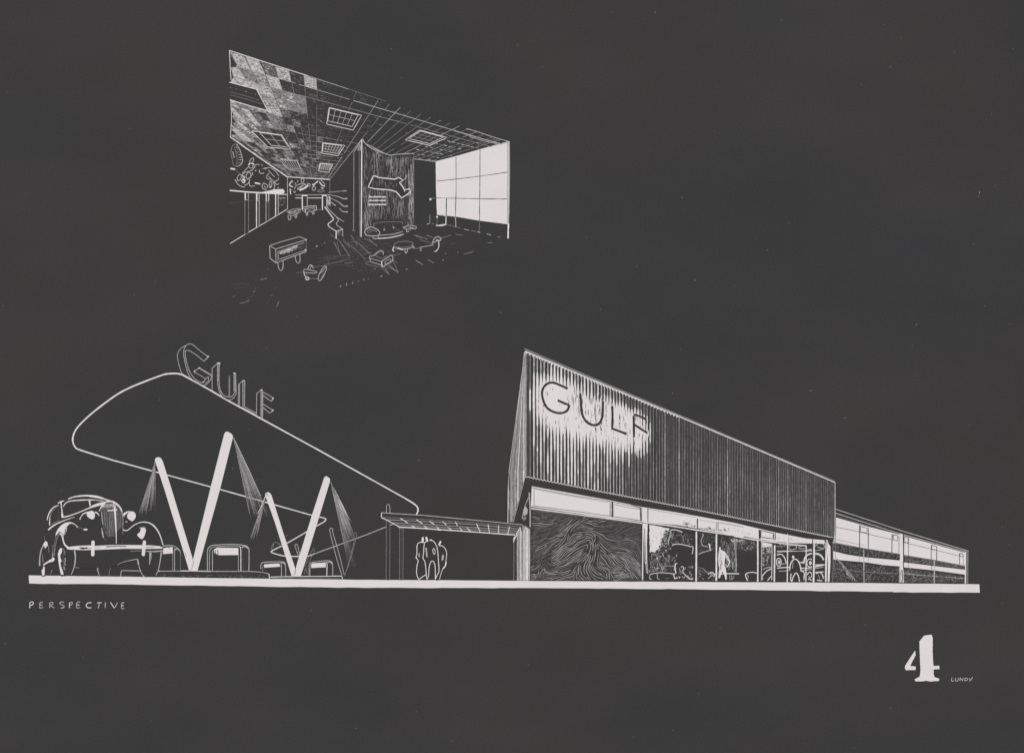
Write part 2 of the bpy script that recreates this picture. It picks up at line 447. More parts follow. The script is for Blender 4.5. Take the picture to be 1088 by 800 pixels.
# ------------------------------------------------------------------ vintage car
car = thing('vintage_car', A.p(460, 545), 'vintage rounded sedan drawn in white outline at the left end of the pavement', 'car')
A1 = Tile(38, 520, 12.31); A2 = Tile(95, 525, 10.67); A3 = Tile(38, 565, 13.33)
def vw(a, b, c=None):
    """stroke that swells or thins along its length"""
    if c is None: return lambda t: a + (b - a) * t
    return lambda t: (a + (b - a) * t * 2) if t < .5 else (b + (c - b) * (t - .5) * 2)
k = Mark(8)
k.fill(A("118,485 122,420 140,355 160,345 165,270 163,230 180,170 225,130 270,105 340,88 420,90 480,102 530,120 570,145 592,180 592,285 640,262 690,242 720,238 770,265 805,320 818,370 818,408 806,450 788,520 770,548 712,548 692,510 675,450 520,495 512,545 460,545 445,500 325,498 300,540 240,545 212,505 205,450 140,488"), 'paper').up()
k.line(A1("425,125 500,98 600,84 700,82 800,92 886,116") , vw(1.0, 1.7, 1.3)).line(A2("0,25 80,35 170,55 250,82"), vw(1.2, 1.5, .9))
k.line(A1("290,182 330,162 376,145"), vw(1.0, 1.7, .5)).line(A1("330,165 340,250 352,345"), vw(1.2, 1.0, 1.5)).fill(A1("335,300 350,340 380,355 345,376 335,345"), 'ink')
k.line(A1("150,402 165,340 195,280 240,230 302,207"), vw(.9, 1.3, .8)).line(A1("184,468 183,400 194,330"), vw(1.3, .9, .3))
k.line(A1("165,530 220,482 300,437 400,396 512,360"), vw(1.5, 1.1, .35)).line(A1("220,450 300,404"), .5, 'grey')
k.line(A1("580,385 600,345 630,315 680,298"), vw(.6, 1.0, 1.6)).dot(A1.p(580, 384), 1.0, 'pale').line(A1("775,296 808,312 836,348"), vw(1.6, 1.1, .4))
k.line(A2("110,195 130,270 150,345"), .35, 'dim')
k.line(A2("320,800 400,765 545,735"), vw(.4, .8), 'pale').line(A2("545,735 555,800"), 1.0, 'pale').lines(A, "520,495 514,520 512,545", w=.5, mat='grey').line(A3("875,515 885,565 905,625"), vw(1.4, .9, .4), 'pale')
k.line(A3("560,508 616,508"), .8, 'grey').line(A2("378,372 380,455"), vw(1.2, .8, .3), 'pale').line(A2("372,520 374,560"), .5, 'dim')
k.build('body', car)
k = Mark(9)
k.fill(A("255,208 262,150 272,132 340,113 470,122 400,162 330,195"), 'paper').up()
k.line(A1("364,226 380,192 420,162 480,148 600,139 750,136 886,152"), vw(.9, 1.2, 1.0)).line(A2("0,70 80,68 160,76"), .9, 'pale')
k.line(A1("355,362 420,350 560,302 700,244 886,186"), vw(1.3, .95, 1.5)).line(A2("0,155 80,116 190,86"), vw(1.3, 1.1))
k.line(A1("704,140 708,180 714,216"), vw(1.8, 1.3, 1.5))
k.build('windscreen', car)
k = Mark(9)
k.fill(A1("205,420 205,330 240,262 300,225 296,400"), 'paper').up().line(A1("290,230 296,300 290,402"), .55, 'dim').line(A1("215,446 292,408"), .4, 'grey').line(A1("200,330 225,280 270,238"), .45, 'grey')
k.build('side_window', car)
k = Mark(9)
k.fill(A("205,450 205,390 215,330 240,270 270,248 300,243 325,256 300,300 290,388 258,370 240,305"), 'paper').up()
k.fill(A1("258,614 268,560 300,505 340,463 390,434 440,427 485,440 440,452 410,486 404,540 388,576 362,602 350,574 330,556 308,552 284,582"), 'ink')
for q in range(34):
    t = rnd.random(); k.line([A1.p(400 - 30 * t + rnd.uniform(-10, 10), 480 + 110 * t), A1.p(414 - 40 * t, 500 + 100 * t)], .5, rnd.choice(['grey', 'dim', 'pale']))
k.line(A1("440,434 495,446 546,488"), vw(1.6, .8, .5)).dot(A1.p(545, 488), 1.0, 'pale').line(A1("560,492 625,520"), .4, 'grey').fill(te(A1, 652, 524, 28, 12, n=12), 'ink')
k.line(A1("258,615 250,700 240,800"), .5, 'grey').line(A1("304,585 276,650 262,725 252,800"), vw(1.0, .6, .5), 'grey')
k.line(A1("314,570 346,602 360,662 382,722 442,777"), vw(1.9, 1.4, 2.1)).line(A3("262,200 266,270 262,348"), vw(.6, .9, 1.1), 'grey').line(A3("245,180 240,270 234,372"), .6, 'grey')
k.build('fender', car)
k = Mark(9)
k.fill(A("592,285 640,268 680,248 715,240 755,252 790,290 808,335 815,372 600,372"), 'paper').up()
k.line(A2("375,402 410,411 440,405 500,356 560,326 620,316 680,325"), vw(1.1, .8, 1.1)).line(A2("680,325 740,366 790,440 820,520 836,582"), vw(1.3, 1.2, .8)).line(A2("690,332 735,366 760,400"), vw(.5, 1.2, .4))
k.build('fender', car)
k = Mark(10)
k.fill(A("480,325 470,280 460,230 456,180 470,150 500,130 530,125 560,140 580,165 588,200 586,250 590,285 585,340 552,360"), 'paper').up()
k.fill(A2("128,170 170,130 250,110 292,130 290,300 286,482 205,482 165,400 142,290"), 'dim').fill(A2("305,110 345,148 366,200 374,300 340,400 312,420"), 'dim').up()
for x in range(132, 288, 9):
    k.line([A2.p(x, 185 + rnd.uniform(-20, 20)), A2.p(x + 8, 300), A2.p(x + 22, rnd.uniform(380, 495))], rnd.uniform(.35, .75), rnd.choice(['grey', 'grey', 'paper', 'dim', 'paper']), taper=.1)
for x in range(312, 368, 9): k.line([A2.p(x, 150 + (x - 312) * .8), A2.p(x + 2, 260), A2.p(x + 2, rnd.uniform(320, 400))], rnd.uniform(.35, .6), rnd.choice(['grey', 'paper', 'dim']), taper=.1)
k.line(A2("216,195 217,300 220,420"), .9, 'paper').line(A2("162,220 172,330 190,430"), .9, 'paper').up()
k.line(A2("190,86 150,122 110,196"), vw(1.6, 1.4, .5)).line(A2("190,88 250,82 300,106 346,146 370,196"), vw(1.5, 1.9, 1.3)).line(A2("370,196 382,280 380,362"), vw(.9, .55, .6), 'pale')
for x in range(150, 290, 13): k.line([A2.p(x + 8, 108 - abs(x - 215) * .06), A2.p(x, 150)], .7, rnd.choice(['pale', 'ink', 'pale']))
for x in range(180, 280, 16): k.line([A2.p(x, 140), A2.p(x - 4, 168)], .7, rnd.choice(['grey', 'dim']))
k.line(A2("206,187 250,184 312,176"), vw(1.0, 1.4, 1.8)).line(A2("288,126 294,250 300,350 305,470 306,562"), vw(2.0, 1.6, .6)).line(A2("140,200 146,290 156,345"), .8, 'pale').line(A2("138,380 150,440 160,495"), vw(.5, 1.4, 1.2), 'pale').line(A2("168,500 190,530"), .4, 'grey')
k.build('grille', car)
k = Mark(11); k.fill(catmull(A1("670,312 698,286 742,280 770,308 773,360 745,391 705,376 676,352"), True, 3), 'ink'); k.build('headlight', car)
k = Mark(11)
k.fill(A("592,200 600,184 640,178 640,232 610,236 595,222"), 'paper').up().fill(A2("378,232 398,208 440,192 470,192 440,206 420,222 405,236 396,250"), 'ink').line(A2("408,313 438,313"), .9, 'pale').line(A2("392,250 404,262"), .7, 'grey').up()
k.fill(catmull(A2("430,242 450,204 490,196 520,216 526,262 490,306 456,291 432,268"), True, 3), 'ink').line(A2("440,208 430,226"), .5, 'dim'); k.build('headlight', car)
k = Mark(11)
for q in range(14): k.line([A2.p(rnd.uniform(560, 590), 380 + rnd.uniform(-8, 8)), A2.p(rnd.uniform(600, 645), 374 + rnd.uniform(-6, 8))], .35, 'grey')
k.up().fill(catmull(A2("580,400 594,380 634,386 641,420 622,480 596,510 552,478 546,452 574,430"), True, 3), 'ink'); k.build('parking_lamp', car)
k = Mark(12)
k.fill(A3("440,244 480,212 600,198 760,192") + A2("60,587 250,576 500,576 700,580 800,590 838,606 820,617 640,621 400,618 250,624 100,631 30,631") + A3("800,256 700,260 560,254 480,250"), 'ink').up()
k.line(A3("618,224 680,230 735,226"), 1.2, 'paper').line(A3("640,238 690,246"), 1.0, 'paper').line(A3("700,240 800,232"), .7, 'dim').line(A2("190,598 300,590 420,594"), 1.0, 'dim').line(A2("200,592 260,589"), .6, 'paper').line(A2("640,603 740,598"), .7, 'grey').line(A2("30,610 130,606"), .5, 'grey')
k.line(A2("465,645 560,643 660,648"), .7, 'grey').line(A2("650,648 740,650 834,642"), vw(.9, 1.2, 1.4), 'pale')
bump_ = k.build('bumper', car)
for a, b in (((43, 543), (40, 686)), ((625, 543), (613, 684))):
    k = Mark(13); k.cap(A2.p(*a), A2.p(*b), 3.5, 'ink'); k.build('bumper_guard', bump_)
k = Mark(9)
k.fill(A("222,430 230,395 322,395 322,440 312,500 298,540 240,540 222,490"), 'paper').up()
k.fill(A3("315,312 330,260 355,228 376,235 371,290 346,338 354,380 371,410 350,442 362,500 386,560 396,606 360,606 345,550 330,470 319,390"), 'ink')
k.line(A3("388,238 408,275 416,330"), vw(.8, 1.2, .5), 'grey').line(A3("395,250 392,330 395,400"), .6, 'dim')
for u, v in ((416, 380), (421, 405), (411, 431), (416, 461), (404, 497), (409, 527)): k.dot(A3.p(u, v), .75, 'pale')
for v in range(395, 530, 26): k.dot(A3.p(393, v), .5, 'grey')
k.line(A3("550,262 562,350 556,450 532,540 504,606"), vw(1.6, 1.2, .7), 'pale')
k.build('wheel', car)
k = Mark(9)
k.fill(A("678,450 720,408 808,408 800,460 790,510 772,546 712,548 692,515"), 'paper').up()
k.line(A("676,450 684,498 698,532 712,548"), .8, 'pale').line(A("808,408 802,455 792,505 778,540"), vw(1.2, .9, .7), 'pale').line(A2("690,660 688,730 682,800"), vw(1.8, 1.3, .6), 'pale').line(A2("705,660 704,740"), .8, 'grey')
k.build('wheel', car)
k = Mark(8)
k.fill(A("118,485 122,420 140,355 160,345 170,372 150,470 150,545 130,545 128,500"), 'paper').up()
k.line(A3("57,482 58,380 75,270 112,186"), vw(1.5, 1.0, 1.3), 'pale').line(A3("105,428 97,345 86,296"), vw(.9, .6, .3), 'grey').line(A3("125,62 126,122"), .4, 'grey').line(A3("176,200 185,240 184,292"), .7, 'grey')
k.fill(A3("106,180 125,148 142,128 165,148 174,196 152,206 138,240 122,206"), 'ink')
k.fill(A3("84,545 106,520 108,484 130,500 128,560 125,616 95,620 88,582"), 'ink').line(A3("235,538 224,570 212,602"), vw(.9, .6, .4), 'grey')
k.build('wheel', car)
k = Mark(10); k.fill(A3("105,462 160,425 228,380 246,362 268,372 268,398 250,420 180,437 112,480"), 'ink').line(A3("236,372 240,340 244,300"), .6, 'pale'); k.build('running_board', car)

# ------------------------------------------------------------------ covered walkway
wk = thing('covered_walkway', G.p(600, 585), 'flat slatted walkway roof on slim posts joining the court to the building', 'walkway')
k = Mark(5)
k.fill(G("152,150 420,165 1062,226 1048,245 1012,292 265,242 185,196 152,180"), 'paper').up()
k.line(G("155,150 420,166 760,198 1060,227"), .75, 'pale', smooth=False).line(G("153,150 153,181"), .9).line(G("153,181 186,196 235,222 268,242"), .85)
k.line(G("160,178 420,192 760,214 1048,240"), .55, 'grey', smooth=False)
fas_ = k.build('fascia', wk)
k = Mark(6)
for t in ("186,194 420,205 760,226 1045,255", "215,213 420,222 760,245 1042,268", "240,226 420,236 760,258 1030,280"):
    k.line(G(t), .55, 'pale', smooth=False)
k.line(G("262,241 420,250 760,274 1012,292"), 1.15, 'ink', smooth=False)
for t in ("275,186 322,215", "378,194 418,221", "462,203 492,226", "545,206 570,228", "628,208 640,232", "345,232 378,250", "425,232 452,254", "503,238 532,261", "578,242 606,264", "655,244 672,268", "702,246 726,271", "763,220 786,271", "838,226 846,276", "905,231 905,281", "976,238 964,287", "1044,243 1016,290"):
    k.line(G(t), .85, 'ink', smooth=False)
for t in ("265,242 335,245", "350,246 372,248", "500,255 535,261", "425,249 452,253"): k.line(G(t), 1.3, 'ink')
k.build('lattice', fas_)
for x0, x1, yt in ((184, 207, 196), (270, 292, 230)):
    k = Mark(4)
    k.fill([G.p(x0, yt), G.p(x1, yt), G.p(x1 - 2, 582), G.p(x0, 582)], 'paper').up()
    for x in (x0, x1):
        k.line([G.p(x, yt), G.p(x, 400), G.p(x - 1, 582)], .5, 'grey', smooth=False)
    if x0 == 270: k.line(G("281,232 280,582"), .35, 'dim')
    k.build('post', wk)
k = Mark(4); k.fill(G("185,150 186,105 196,97 206,105 208,152"), 'paper').up().line(G("185,149 186,106 196,97 206,106 208,152"), .6, 'pale'); k.build('finial', wk)
k = Mark(7); k.line(G("1025,290 1012,308 1000,338"), 1.0).line(G("1012,300 1000,320"), .8); k.build('bracket', fas_)

LW[0] = .8
# ------------------------------------------------------------------ people in the walkway
def person(label, base, poly, strokes, caps, layer, group=None):
    o = thing('person', base, label, 'person', group)
    k = Mark(layer); k.fill(catmull(poly, True, 3), 'paper').up()
    for t, w in strokes: k.line(H(t), w, 'ink')
    for a, b, w, mt in caps: k.cap(H.p(*a), H.p(*b), w, mt)
    return k.build('body', o)
person('left outlined standing figure of the three people under the walkway', H.p(160, 655),
       H("190,215 165,262 132,300 128,380 118,425 140,455 126,590 150,655 225,605 215,270"),
       [("205,262 165,262 140,275 130,310 130,380 118,425", 1.0), ("118,425 142,455 131,510 126,590 138,632 150,655 172,640 225,605", 1.0), ("120,420 128,430", 1.5)],
       [((193, 217), (190, 258), 2.2, 'ink'), ((153, 382), (155, 412), 1.3, 'pale')], 4)
person('middle outlined figure with parted legs, frontmost of the three people under the walkway', H.p(280, 655),
       H("240,210 205,285 195,430 215,470 232,642 255,620 275,475 315,480 325,655 365,565 360,480 350,350 330,280 300,245 265,235"),
       [("250,245 218,258 206,295 201,370 195,430 214,468 225,540 232,636 243,646 254,610 260,530 274,478 295,460 315,482 325,545 325,655", 1.0),
        ("325,655 345,610 364,568 360,480 350,350 330,282 300,247 265,238", 1.0), ("265,238 290,238", 1.6), ("303,330 298,350 305,378 318,388 324,360 312,328 303,330", .8)],
       [((230, 213), (240, 246), 2.1, 'ink'), ((228, 326), (236, 414), 1.5, 'pale')], 6)
person('right outlined figure leaning forward, rearmost of the three people under the walkway', H.p(370, 655),
       H("385,250 360,290 355,400 365,565 325,655 370,655 405,540 440,500 447,380 425,325"),
       [("368,300 398,300 430,330 446,380 441,440 432,500", .9), ("441,470 430,515 405,542", 1.5), ("405,542 387,590 370,655", .7), ("405,545 420,520", .7)],
       [((380, 256), (367, 286), 1.9, 'ink'), ((408, 402), (400, 446), 1.9, 'pale')], 4)

LW[0] = 1.0
# ------------------------------------------------------------------ main building
bl = thing('station_building', (720, 618), 'large station building with tall sloping corrugated front and glazed ground floor', 'building')
FT = lambda x: 373.3 + (x - 558) * (512.5 - 373.3) / (887.1 - 558)          # top edge of the corrugated front
def FB(x):                                                                  # its lower edge
    pts = [(557.7, 506.1), (635, 521.5), (720, 537.6), (780, 549.6), (887, 571.4)]
    for a, b in zip(pts, pts[1:]):
        if x <= b[0]: return a[1] + (b[1] - a[1]) * (x - a[0]) / (b[0] - a[0])
    return pts[-1][1]
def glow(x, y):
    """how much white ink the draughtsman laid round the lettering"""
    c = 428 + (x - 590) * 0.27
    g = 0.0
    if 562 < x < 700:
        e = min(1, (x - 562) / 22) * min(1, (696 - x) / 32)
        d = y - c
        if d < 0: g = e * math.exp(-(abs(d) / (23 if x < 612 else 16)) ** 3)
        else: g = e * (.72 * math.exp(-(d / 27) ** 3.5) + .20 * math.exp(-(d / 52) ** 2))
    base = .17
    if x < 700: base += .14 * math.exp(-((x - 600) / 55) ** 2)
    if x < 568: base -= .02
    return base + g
k = Mark(3)
k.fill([(558, 373.2), (887.2, 512.5), (887.2, 571.2), (780, 549.6), (720, 537.6), (635, 521.5), (557.7, 506)], 'paper').up()
# soft grey body of the corrugation between its ribs
x = 559.4; i = 0
runs_ = []
while x < 886.5:
    near = x < 700
    pitch = 3.75 - (x - 558) / 330 * 1.55
    y0, y1 = FT(x) + 1.0, FB(x) - .6
    n = max(12, int((y1 - y0) / 3.0))
    ribw = .5 + .5 * (1 if near else 0)
    pts = []; ws = []
    ph = rnd.uniform(0, 50)
    for q in range(n + 1):
        y = y0 + (y1 - y0) * q / n
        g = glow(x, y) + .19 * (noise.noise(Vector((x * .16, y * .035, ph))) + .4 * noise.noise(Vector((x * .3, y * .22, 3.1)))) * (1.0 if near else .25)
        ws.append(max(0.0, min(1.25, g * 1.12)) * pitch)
        pts.append((x + .2 * noise.noise(Vector((y * .05, ph, 0))), y))
    strong = 1.0 if near else rnd.choice([.5, .75, .95, 1.1])
    def wf(t, ws=ws, s=strong):
        f = t * (len(ws) - 1); a = int(f); b = min(a + 1, len(ws) - 1)
        return max(.22, (ws[a] + (ws[b] - ws[a]) * (f - a)) * s)
    if near:
        # thin rib first, brush-laid white over it where the lamp light falls
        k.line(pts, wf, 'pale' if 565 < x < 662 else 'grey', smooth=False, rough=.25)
        hot = [(p, w) for p, w in zip(pts, ws)]
        run = []
        for p, w in hot + [(None, 0)]:
            if p is not None and w > .36 * pitch: run.append((p, w))
            else:
                if len(run) > 2:
                    rw = [max(.3, min(w_ * 1.0, pitch * 1.12)) for _, w_ in run]
                    rw[0] *= .4; rw[-1] *= .4
                    runs_.append(([p_ for p_, _ in run], rw))
                run = []
    else:
        fade = 1.0 if x < 800 else .8
        st = (.46 + .22 * noise.noise(Vector((x * .11, 4.0, 0))) + rnd.uniform(-.12, .14)) * fade
        k.line(pts, lambda t, st=st, ph=ph, x=x: max(.2, st * (.75 + .55 * t + .5 * noise.noise(Vector((x * .05, t * 3.0, 7.0))) + .35 * noise.noise(Vector((ph, t * 9.0, 0))))), 'grey' if rnd.random() < .8 else 'pale', smooth=False, rough=.35)
        if rnd.random() < .5:
            h0 = rnd.uniform(.3, .8); h1 = h0 + rnd.uniform(.15, .3)
            a, b = y0 + (y1 - y0) * h0, y0 + (y1 - y0) * min(1, h1)
            k.line([(x, a), (x, (a + b) / 2), (x, b)], .38, 'pale', taper=.3)
    if not near or i % 2 == 0:
        k.line([(x + pitch / 2, y0 + 1), (x + pitch / 2, (y0 + y1) / 2), (x + pitch / 2, y1)], .5 if near else .35, 'dim', smooth=False, rough=.4)
    x += pitch * rnd.uniform(.92, 1.08); i += 1
k.up()
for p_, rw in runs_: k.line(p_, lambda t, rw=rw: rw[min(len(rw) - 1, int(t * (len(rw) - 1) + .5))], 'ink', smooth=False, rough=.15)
# brushed solid white patch behind the letters, ragged along the ribs
x = 573.0
while x < 690:
    c = 434 + (x - 590) * .27
    e = min(1, (x - 571) / 18) * min(1, (694 - x) / 16)
    a = c - (20 + rnd.uniform(-14, 9)) * e * (1 if x < 606 else .30 + .45 * rnd.random())
    b = c + (16 + rnd.uniform(-12, 13)) * e
    if 612 < x < 640: a += 8
    b = min(b, FB(x) - 6)
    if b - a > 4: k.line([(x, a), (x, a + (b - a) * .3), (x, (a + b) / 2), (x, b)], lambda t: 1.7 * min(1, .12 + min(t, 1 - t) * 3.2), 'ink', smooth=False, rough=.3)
    x += 1.5
k.up()
for q in range(70):                      # dry scratches left dark inside the white patch
    x = rnd.uniform(578, 688); c = 433 + (x - 590) * .27
    y = c + rnd.choice([rnd.uniform(-20, -6), rnd.uniform(8, 22), rnd.uniform(-4, 8)])
    if x > 610: y -= 4
    k.line([(x, y), (x + rnd.uniform(-.3, .3), y + rnd.uniform(1.5, 7))], rnd.uniform(.3, .75), rnd.choice(['paper', 'dim', 'grey']), taper=.3)
for q in range(46):
    x = rnd.uniform(606, 642); y = 424 + (x - 606) * .22 + rnd.uniform(-16, 8)
    k.line([(x, y), (x, y + rnd.uniform(3, 11))], rnd.uniform(.4, .9), rnd.choice(['paper', 'dim', 'grey']), taper=.3)
front_ = k.build('corrugated_front', bl)
k = Mark(5)
k.line([(558, 373.2), (670, 420.8), (760, 458.8), (830, 488.4), (887, 512.6)], lambda t: 1.5 - .55 * t, 'ink', smooth=False, rough=.15)
k.line([(557, 370.3), (640, 406.0), (720, 440.2), (790, 470.2), (887, 511.2)], lambda t: .6 - .25 * t, 'pale', smooth=False)
x = 559.5
while x < 720: k.dot((x, FT(x) + 1.5), .75, 'ink'); x += 3.4
k.line([(887.2, 512.3), (887.3, 540), (887.2, 571)], .85, 'pale', smooth=False)
k.line([(558, 373), (558.4, 440), (558.1, 506)], .8, 'pale', smooth=False)
pts = []; x = 557.8; q = 0
while x < 886: pts.append((x, FB(x) + (.75 if q % 2 else -.35))); x += 1.75 - (x - 558) / 330 * .7; q += 1
k.line(pts, .75, 'ink', smooth=False)
k.build('edge_trim', front_)
# dark letters on the front
LT = Mark(5)
def dark_letter(*txts, w=1.7):
    q = Mark(6)
    for t in txts: q.line(I(t), w * 1.0, 'paper', rough=.1)
    q.build('letter', front_)
dark_letter("418,302 380,285 345,270 318,265 290,275 270,298 262,330 270,375 290,415 320,438 360,450 395,447 418,430 428,402", "428,402 395,390 358,372", w=2.35)
dark_letter("494,330 498,370 500,420 505,455 525,495 555,518 585,524 610,512 626,480 630,440 632,380", w=2.45)
dark_letter("688,408 690,470 688,545", "688,545 730,560 774,577", w=2.4)
dark_letter("818,468 820,540 820,598", "820,460 855,470 896,490", "822,520 860,545 902,572", w=2.2)
# side wall (return of the front)
k = Mark(3)
SW = [(557.6, 373.4), (557.7, 506), (544.9, 555), (539.8, 555.6), (540.4, 515), (540.9, 500), (548, 448)]
k.fill(SW, 'paper').up()
for q in range(34):
    t = (q + rnd.uniform(.2, .8)) / 34
    xb = 540.3 + t * 17
    x0 = 557.4 - (1 - t) * .5
    ya = 380 + rnd.uniform(0, 16); yb = 555 if t < .28 else 506 + (557.7 - xb) / 12.8 * 49
    f = lambda y: xb + (557.3 - xb) * max(0, (500 - y) / 127) if y < 500 else xb
    pts = [(f(y), y) for y in (ya, 410, 440, 470, 500, (500 + yb) / 2, yb - .6)]
    mt = 'dim' if t < .12 else ('ink' if t > .9 or (.55 < t < .62) else rnd.choice(['grey', 'pale', 'grey', 'pale']))
    k.line(pts, lambda s, a=rnd.uniform(.25, .55): a * (.35 + .9 * s), mt, smooth=False, rough=.35)
k.line([(557.4, 374), (548, 448), (541, 500), (540, 520), (539.6, 555.5)], .7, 'ink', smooth=False)
k.line([(540.6, 520), (541.2, 540), (543, 554)], 1.5, 'ink').line([(543.5, 530), (545.5, 548)], 1.2, 'pale').line([(547, 500), (549, 530)], .9, 'pale')
k.line([(556.2, 392), (555.8, 440), (556, 500)], 1.0, 'pale', smooth=False)
k.dot(J.p(128, 132), 1.6, 'dim')
k.build('side_wall', bl)
k = Mark(4)
k.fill([(557.7, 506.9)] + [(x, FB(x) + .6) for x in (600, 635, 680, 720, 780, 830, 886)] + [(886, 574), (876, 573.4), (780, 555.4), (720, 544), (682, 539.4), (649, 531.6), (563.3, 516.8), (552, 556), (544.6, 555.4)], 'paper')
k.line(J("88,370 125,230 158,100"), .5, 'pale', smooth=False)
k.build('soffit', bl)
# corner bay left of the feature panel
k = Mark(3)
k.fill(J("88,372 130,375 190,158 195,725 88,725"), 'paper').up()
for q in range(40):
    x = rnd.uniform(112, 188); mt = 'ink' if x > 168 or rnd.random() < .25 else rnd.choice(['pale', 'grey', 'pale'])
    k.line([J.p(x, 385 + rnd.uniform(0, 40)), J.p(x + rnd.uniform(-2, 2), 560), J.p(x + rnd.uniform(-2, 2), 724)], rnd.uniform(.25, .7), mt, smooth=False, rough=.3)
k.line(J("92,460 92,600 90,724"), .6, 'grey', smooth=False).line(J("108,440 108,724"), .6, 'dim')
k.line(J("190,200 160,270 140,350"), .7, 'pale').line(J("184,190 190,300 190,400"), 1.2, 'pale').line(J("186,165 165,215 160,250"), .6, 'grey')
k.fill(J("150,290 165,275 176,295 172,322 152,332 146,315"), 'pale').fill(J("145,345 160,330 168,350 150,362"), 'grey')
k.build('corner_bay', bl)
# transom glazing
tr = [J.p(200, 152), J.p(680, 238), J.p(870, 278), J.p(1086, 312)] + [M.p(0, 258), M.p(330, 335), M.p(560, 380), M.p(700, 392)]
trb = [M.p(700, 420), M.p(300, 412), M.p(0, 352), J.p(1086, 388), J.p(870, 368), J.p(680, 345), J.p(195, 276)]
k = Mark(5)
k.fill(tr + trb, 'ink').up()
for t in ("200,160 440,206 680,244 870,286", "214,172 214,266", "204,270 440,300 680,334 870,362"): k.line(J(t), .65, 'dim', smooth=False)
k.line(J("216,170 440,212 672,252"), .45, 'grey').line(J("676,252 676,332"), .9, 'grey').line(J("689,246 689,340"), 1.7, 'paper').line(J("698,256 698,336"), .4, 'grey')
k.line(J("702,262 780,280 858,292"), .5, 'dim').line(J("860,284 862,362"), 1.5, 'dim').line(J("868,284 868,362"), .6, 'grey')
k.line(J("905,285 905,372"), .9, 'paper').line(J("870,366 985,382 1086,392"), .6, 'dim', smooth=False)
k.line(L("0,118 80,140"), .5, 'dim').line(L("140,150 300,182 500,216"), .5, 'grey', smooth=False)
k.line(L("516,226 516,302"), 1.3, 'paper').line(L("525,300 590,305 655,316"), .6, 'dim').line(L("522,232 600,246 650,254"), .4, 'grey').line(L("662,248 662,318"), .6, 'dim').line(L("675,252 675,312"), .7, 'paper').line(L("678,256 780,272 873,292"), .55, 'dim')
k.line(L("135,262 300,285 500,312 660,334 873,362"), .5, 'dim', smooth=False)
for cx, cy, sx, sy, n in ((435, 270, 26, 14, 40), (490, 285, 14, 8, 12), (610, 300, 25, 5, 16), (720, 318, 40, 7, 34)):
    for q in range(n):
        u, v = rnd.gauss(cx, sx * .6), rnd.gauss(cy, sy * .6)
        k.line([L.p(u, v), L.p(u + rnd.uniform(-8, 8), v + rnd.uniform(-8, 4))], rnd.uniform(.3, .8), rnd.choice(['paper', 'dim']))
k.line(M("196,312 198,382"), 1.9, 'paper').line(M("208,316 300,338 302,382 206,368 208,316"), .9, 'dim', smooth=False).line(M("318,335 320,390"), .9, 'dim').line(M("308,335 308,395"), 1.0, 'grey')
k.line(M("417,345 417,405"), .6, 'dim').line(M("0,352 150,378 300,405 400,412"), .6, 'dim', smooth=False)
for q in range(45):
    u = rnd.uniform(0, 150) if q < 18 else rnd.uniform(330, 690); v = 285 + u * .16 + rnd.uniform(20, 50)
    k.line([M.p(u, v), M.p(u + rnd.uniform(-6, 12), v + rnd.uniform(-5, 5))], rnd.uniform(.25, .6), rnd.choice(['dim', 'grey']))
trans_ = k.build('transom_window', bl)
k = Mark(6)
k.line(J("196,286 440,318 680,350 870,376"), 1.25, 'ink', smooth=False).line(J("196,294 440,327 680,358 870,384"), .5, 'grey', smooth=False)
k.line(L("92,252 300,280 500,312 660,336 873,366"), 1.3, 'ink', smooth=False).line(M("0,362 150,388 300,408 430,425 560,435"), 1.2, 'ink', smooth=False)
k.build('rail', trans_)
# feature wall with contour-like lines
MU = J("196,296 870,386 870,724 192,724")
k = Mark(3)
k.fill(MU, 'paper').up()
U_ = Tile(560, 535, 8.369)
guides = []
for t in ("40,270 140,240 300,180", "40,330 200,260 330,190", "40,440 150,360 320,280", "60,510 190,440 330,340", "200,500 330,390", "230,545 400,440 490,390", "330,320 400,210 460,140 520,120",
          "450,250 560,250 620,290", "500,200 640,230 760,200 820,160", "510,330 545,320 580,370 550,450 480,540 465,640 520,690", "610,290 600,400 590,500 560,560 620,630 660,650", "650,340 720,400 840,410",
          "670,400 760,470 860,540 900,600", "700,520 760,580 850,560", "640,560 700,600 720,650", "40,610 110,570 150,490 190,510 230,540", "100,640 150,560 200,600 260,580 290,600", "270,600 350,570 440,560",
          "60,90 200,130 300,90", "880,240 960,200", "840,380 960,420 1000,480", "880,560 960,640 1000,680", "820,660 900,620", "300,690 420,640 440,560"):
    g_ = resample(catmull(U_(t)), 2.0)
    for p, q in zip(g_, g_[1:]): guides.append(((p[0] + q[0]) / 2, (p[1] + q[1]) / 2, math.atan2(q[1] - p[1], q[0] - p[0])))
def flow(x, y):
    c = s_ = 0.0
    for gx, gy, a in guides:
        w_ = 1.0 / ((gx - x) ** 2 + (gy - y) ** 2 + .8) ** 1.6
        c += w_ * math.cos(2 * a); s_ += w_ * math.sin(2 * a)
    return .5 * math.atan2(s_, c) + .55 * noise.noise(Vector((x * .13, y * .13, 3.0)))
occ = {}
def free(x, y, d):
    for i_ in range(int(x // 3) - 1, int(x // 3) + 2):
        for j_ in range(int(y // 3) - 1, int(y // 3) + 2):
            for px, py in occ.get((i_, j_), ()):
                if (px - x) ** 2 + (py - y) ** 2 < d * d: return False
    return True
seeds = [(564 + i_ * 1.1 + rnd.uniform(-.5, .5), 540 + j_ * 1.1 + rnd.uniform(-.5, .5)) for i_ in range(108) for j_ in range(70)]
rnd.shuffle(seeds)
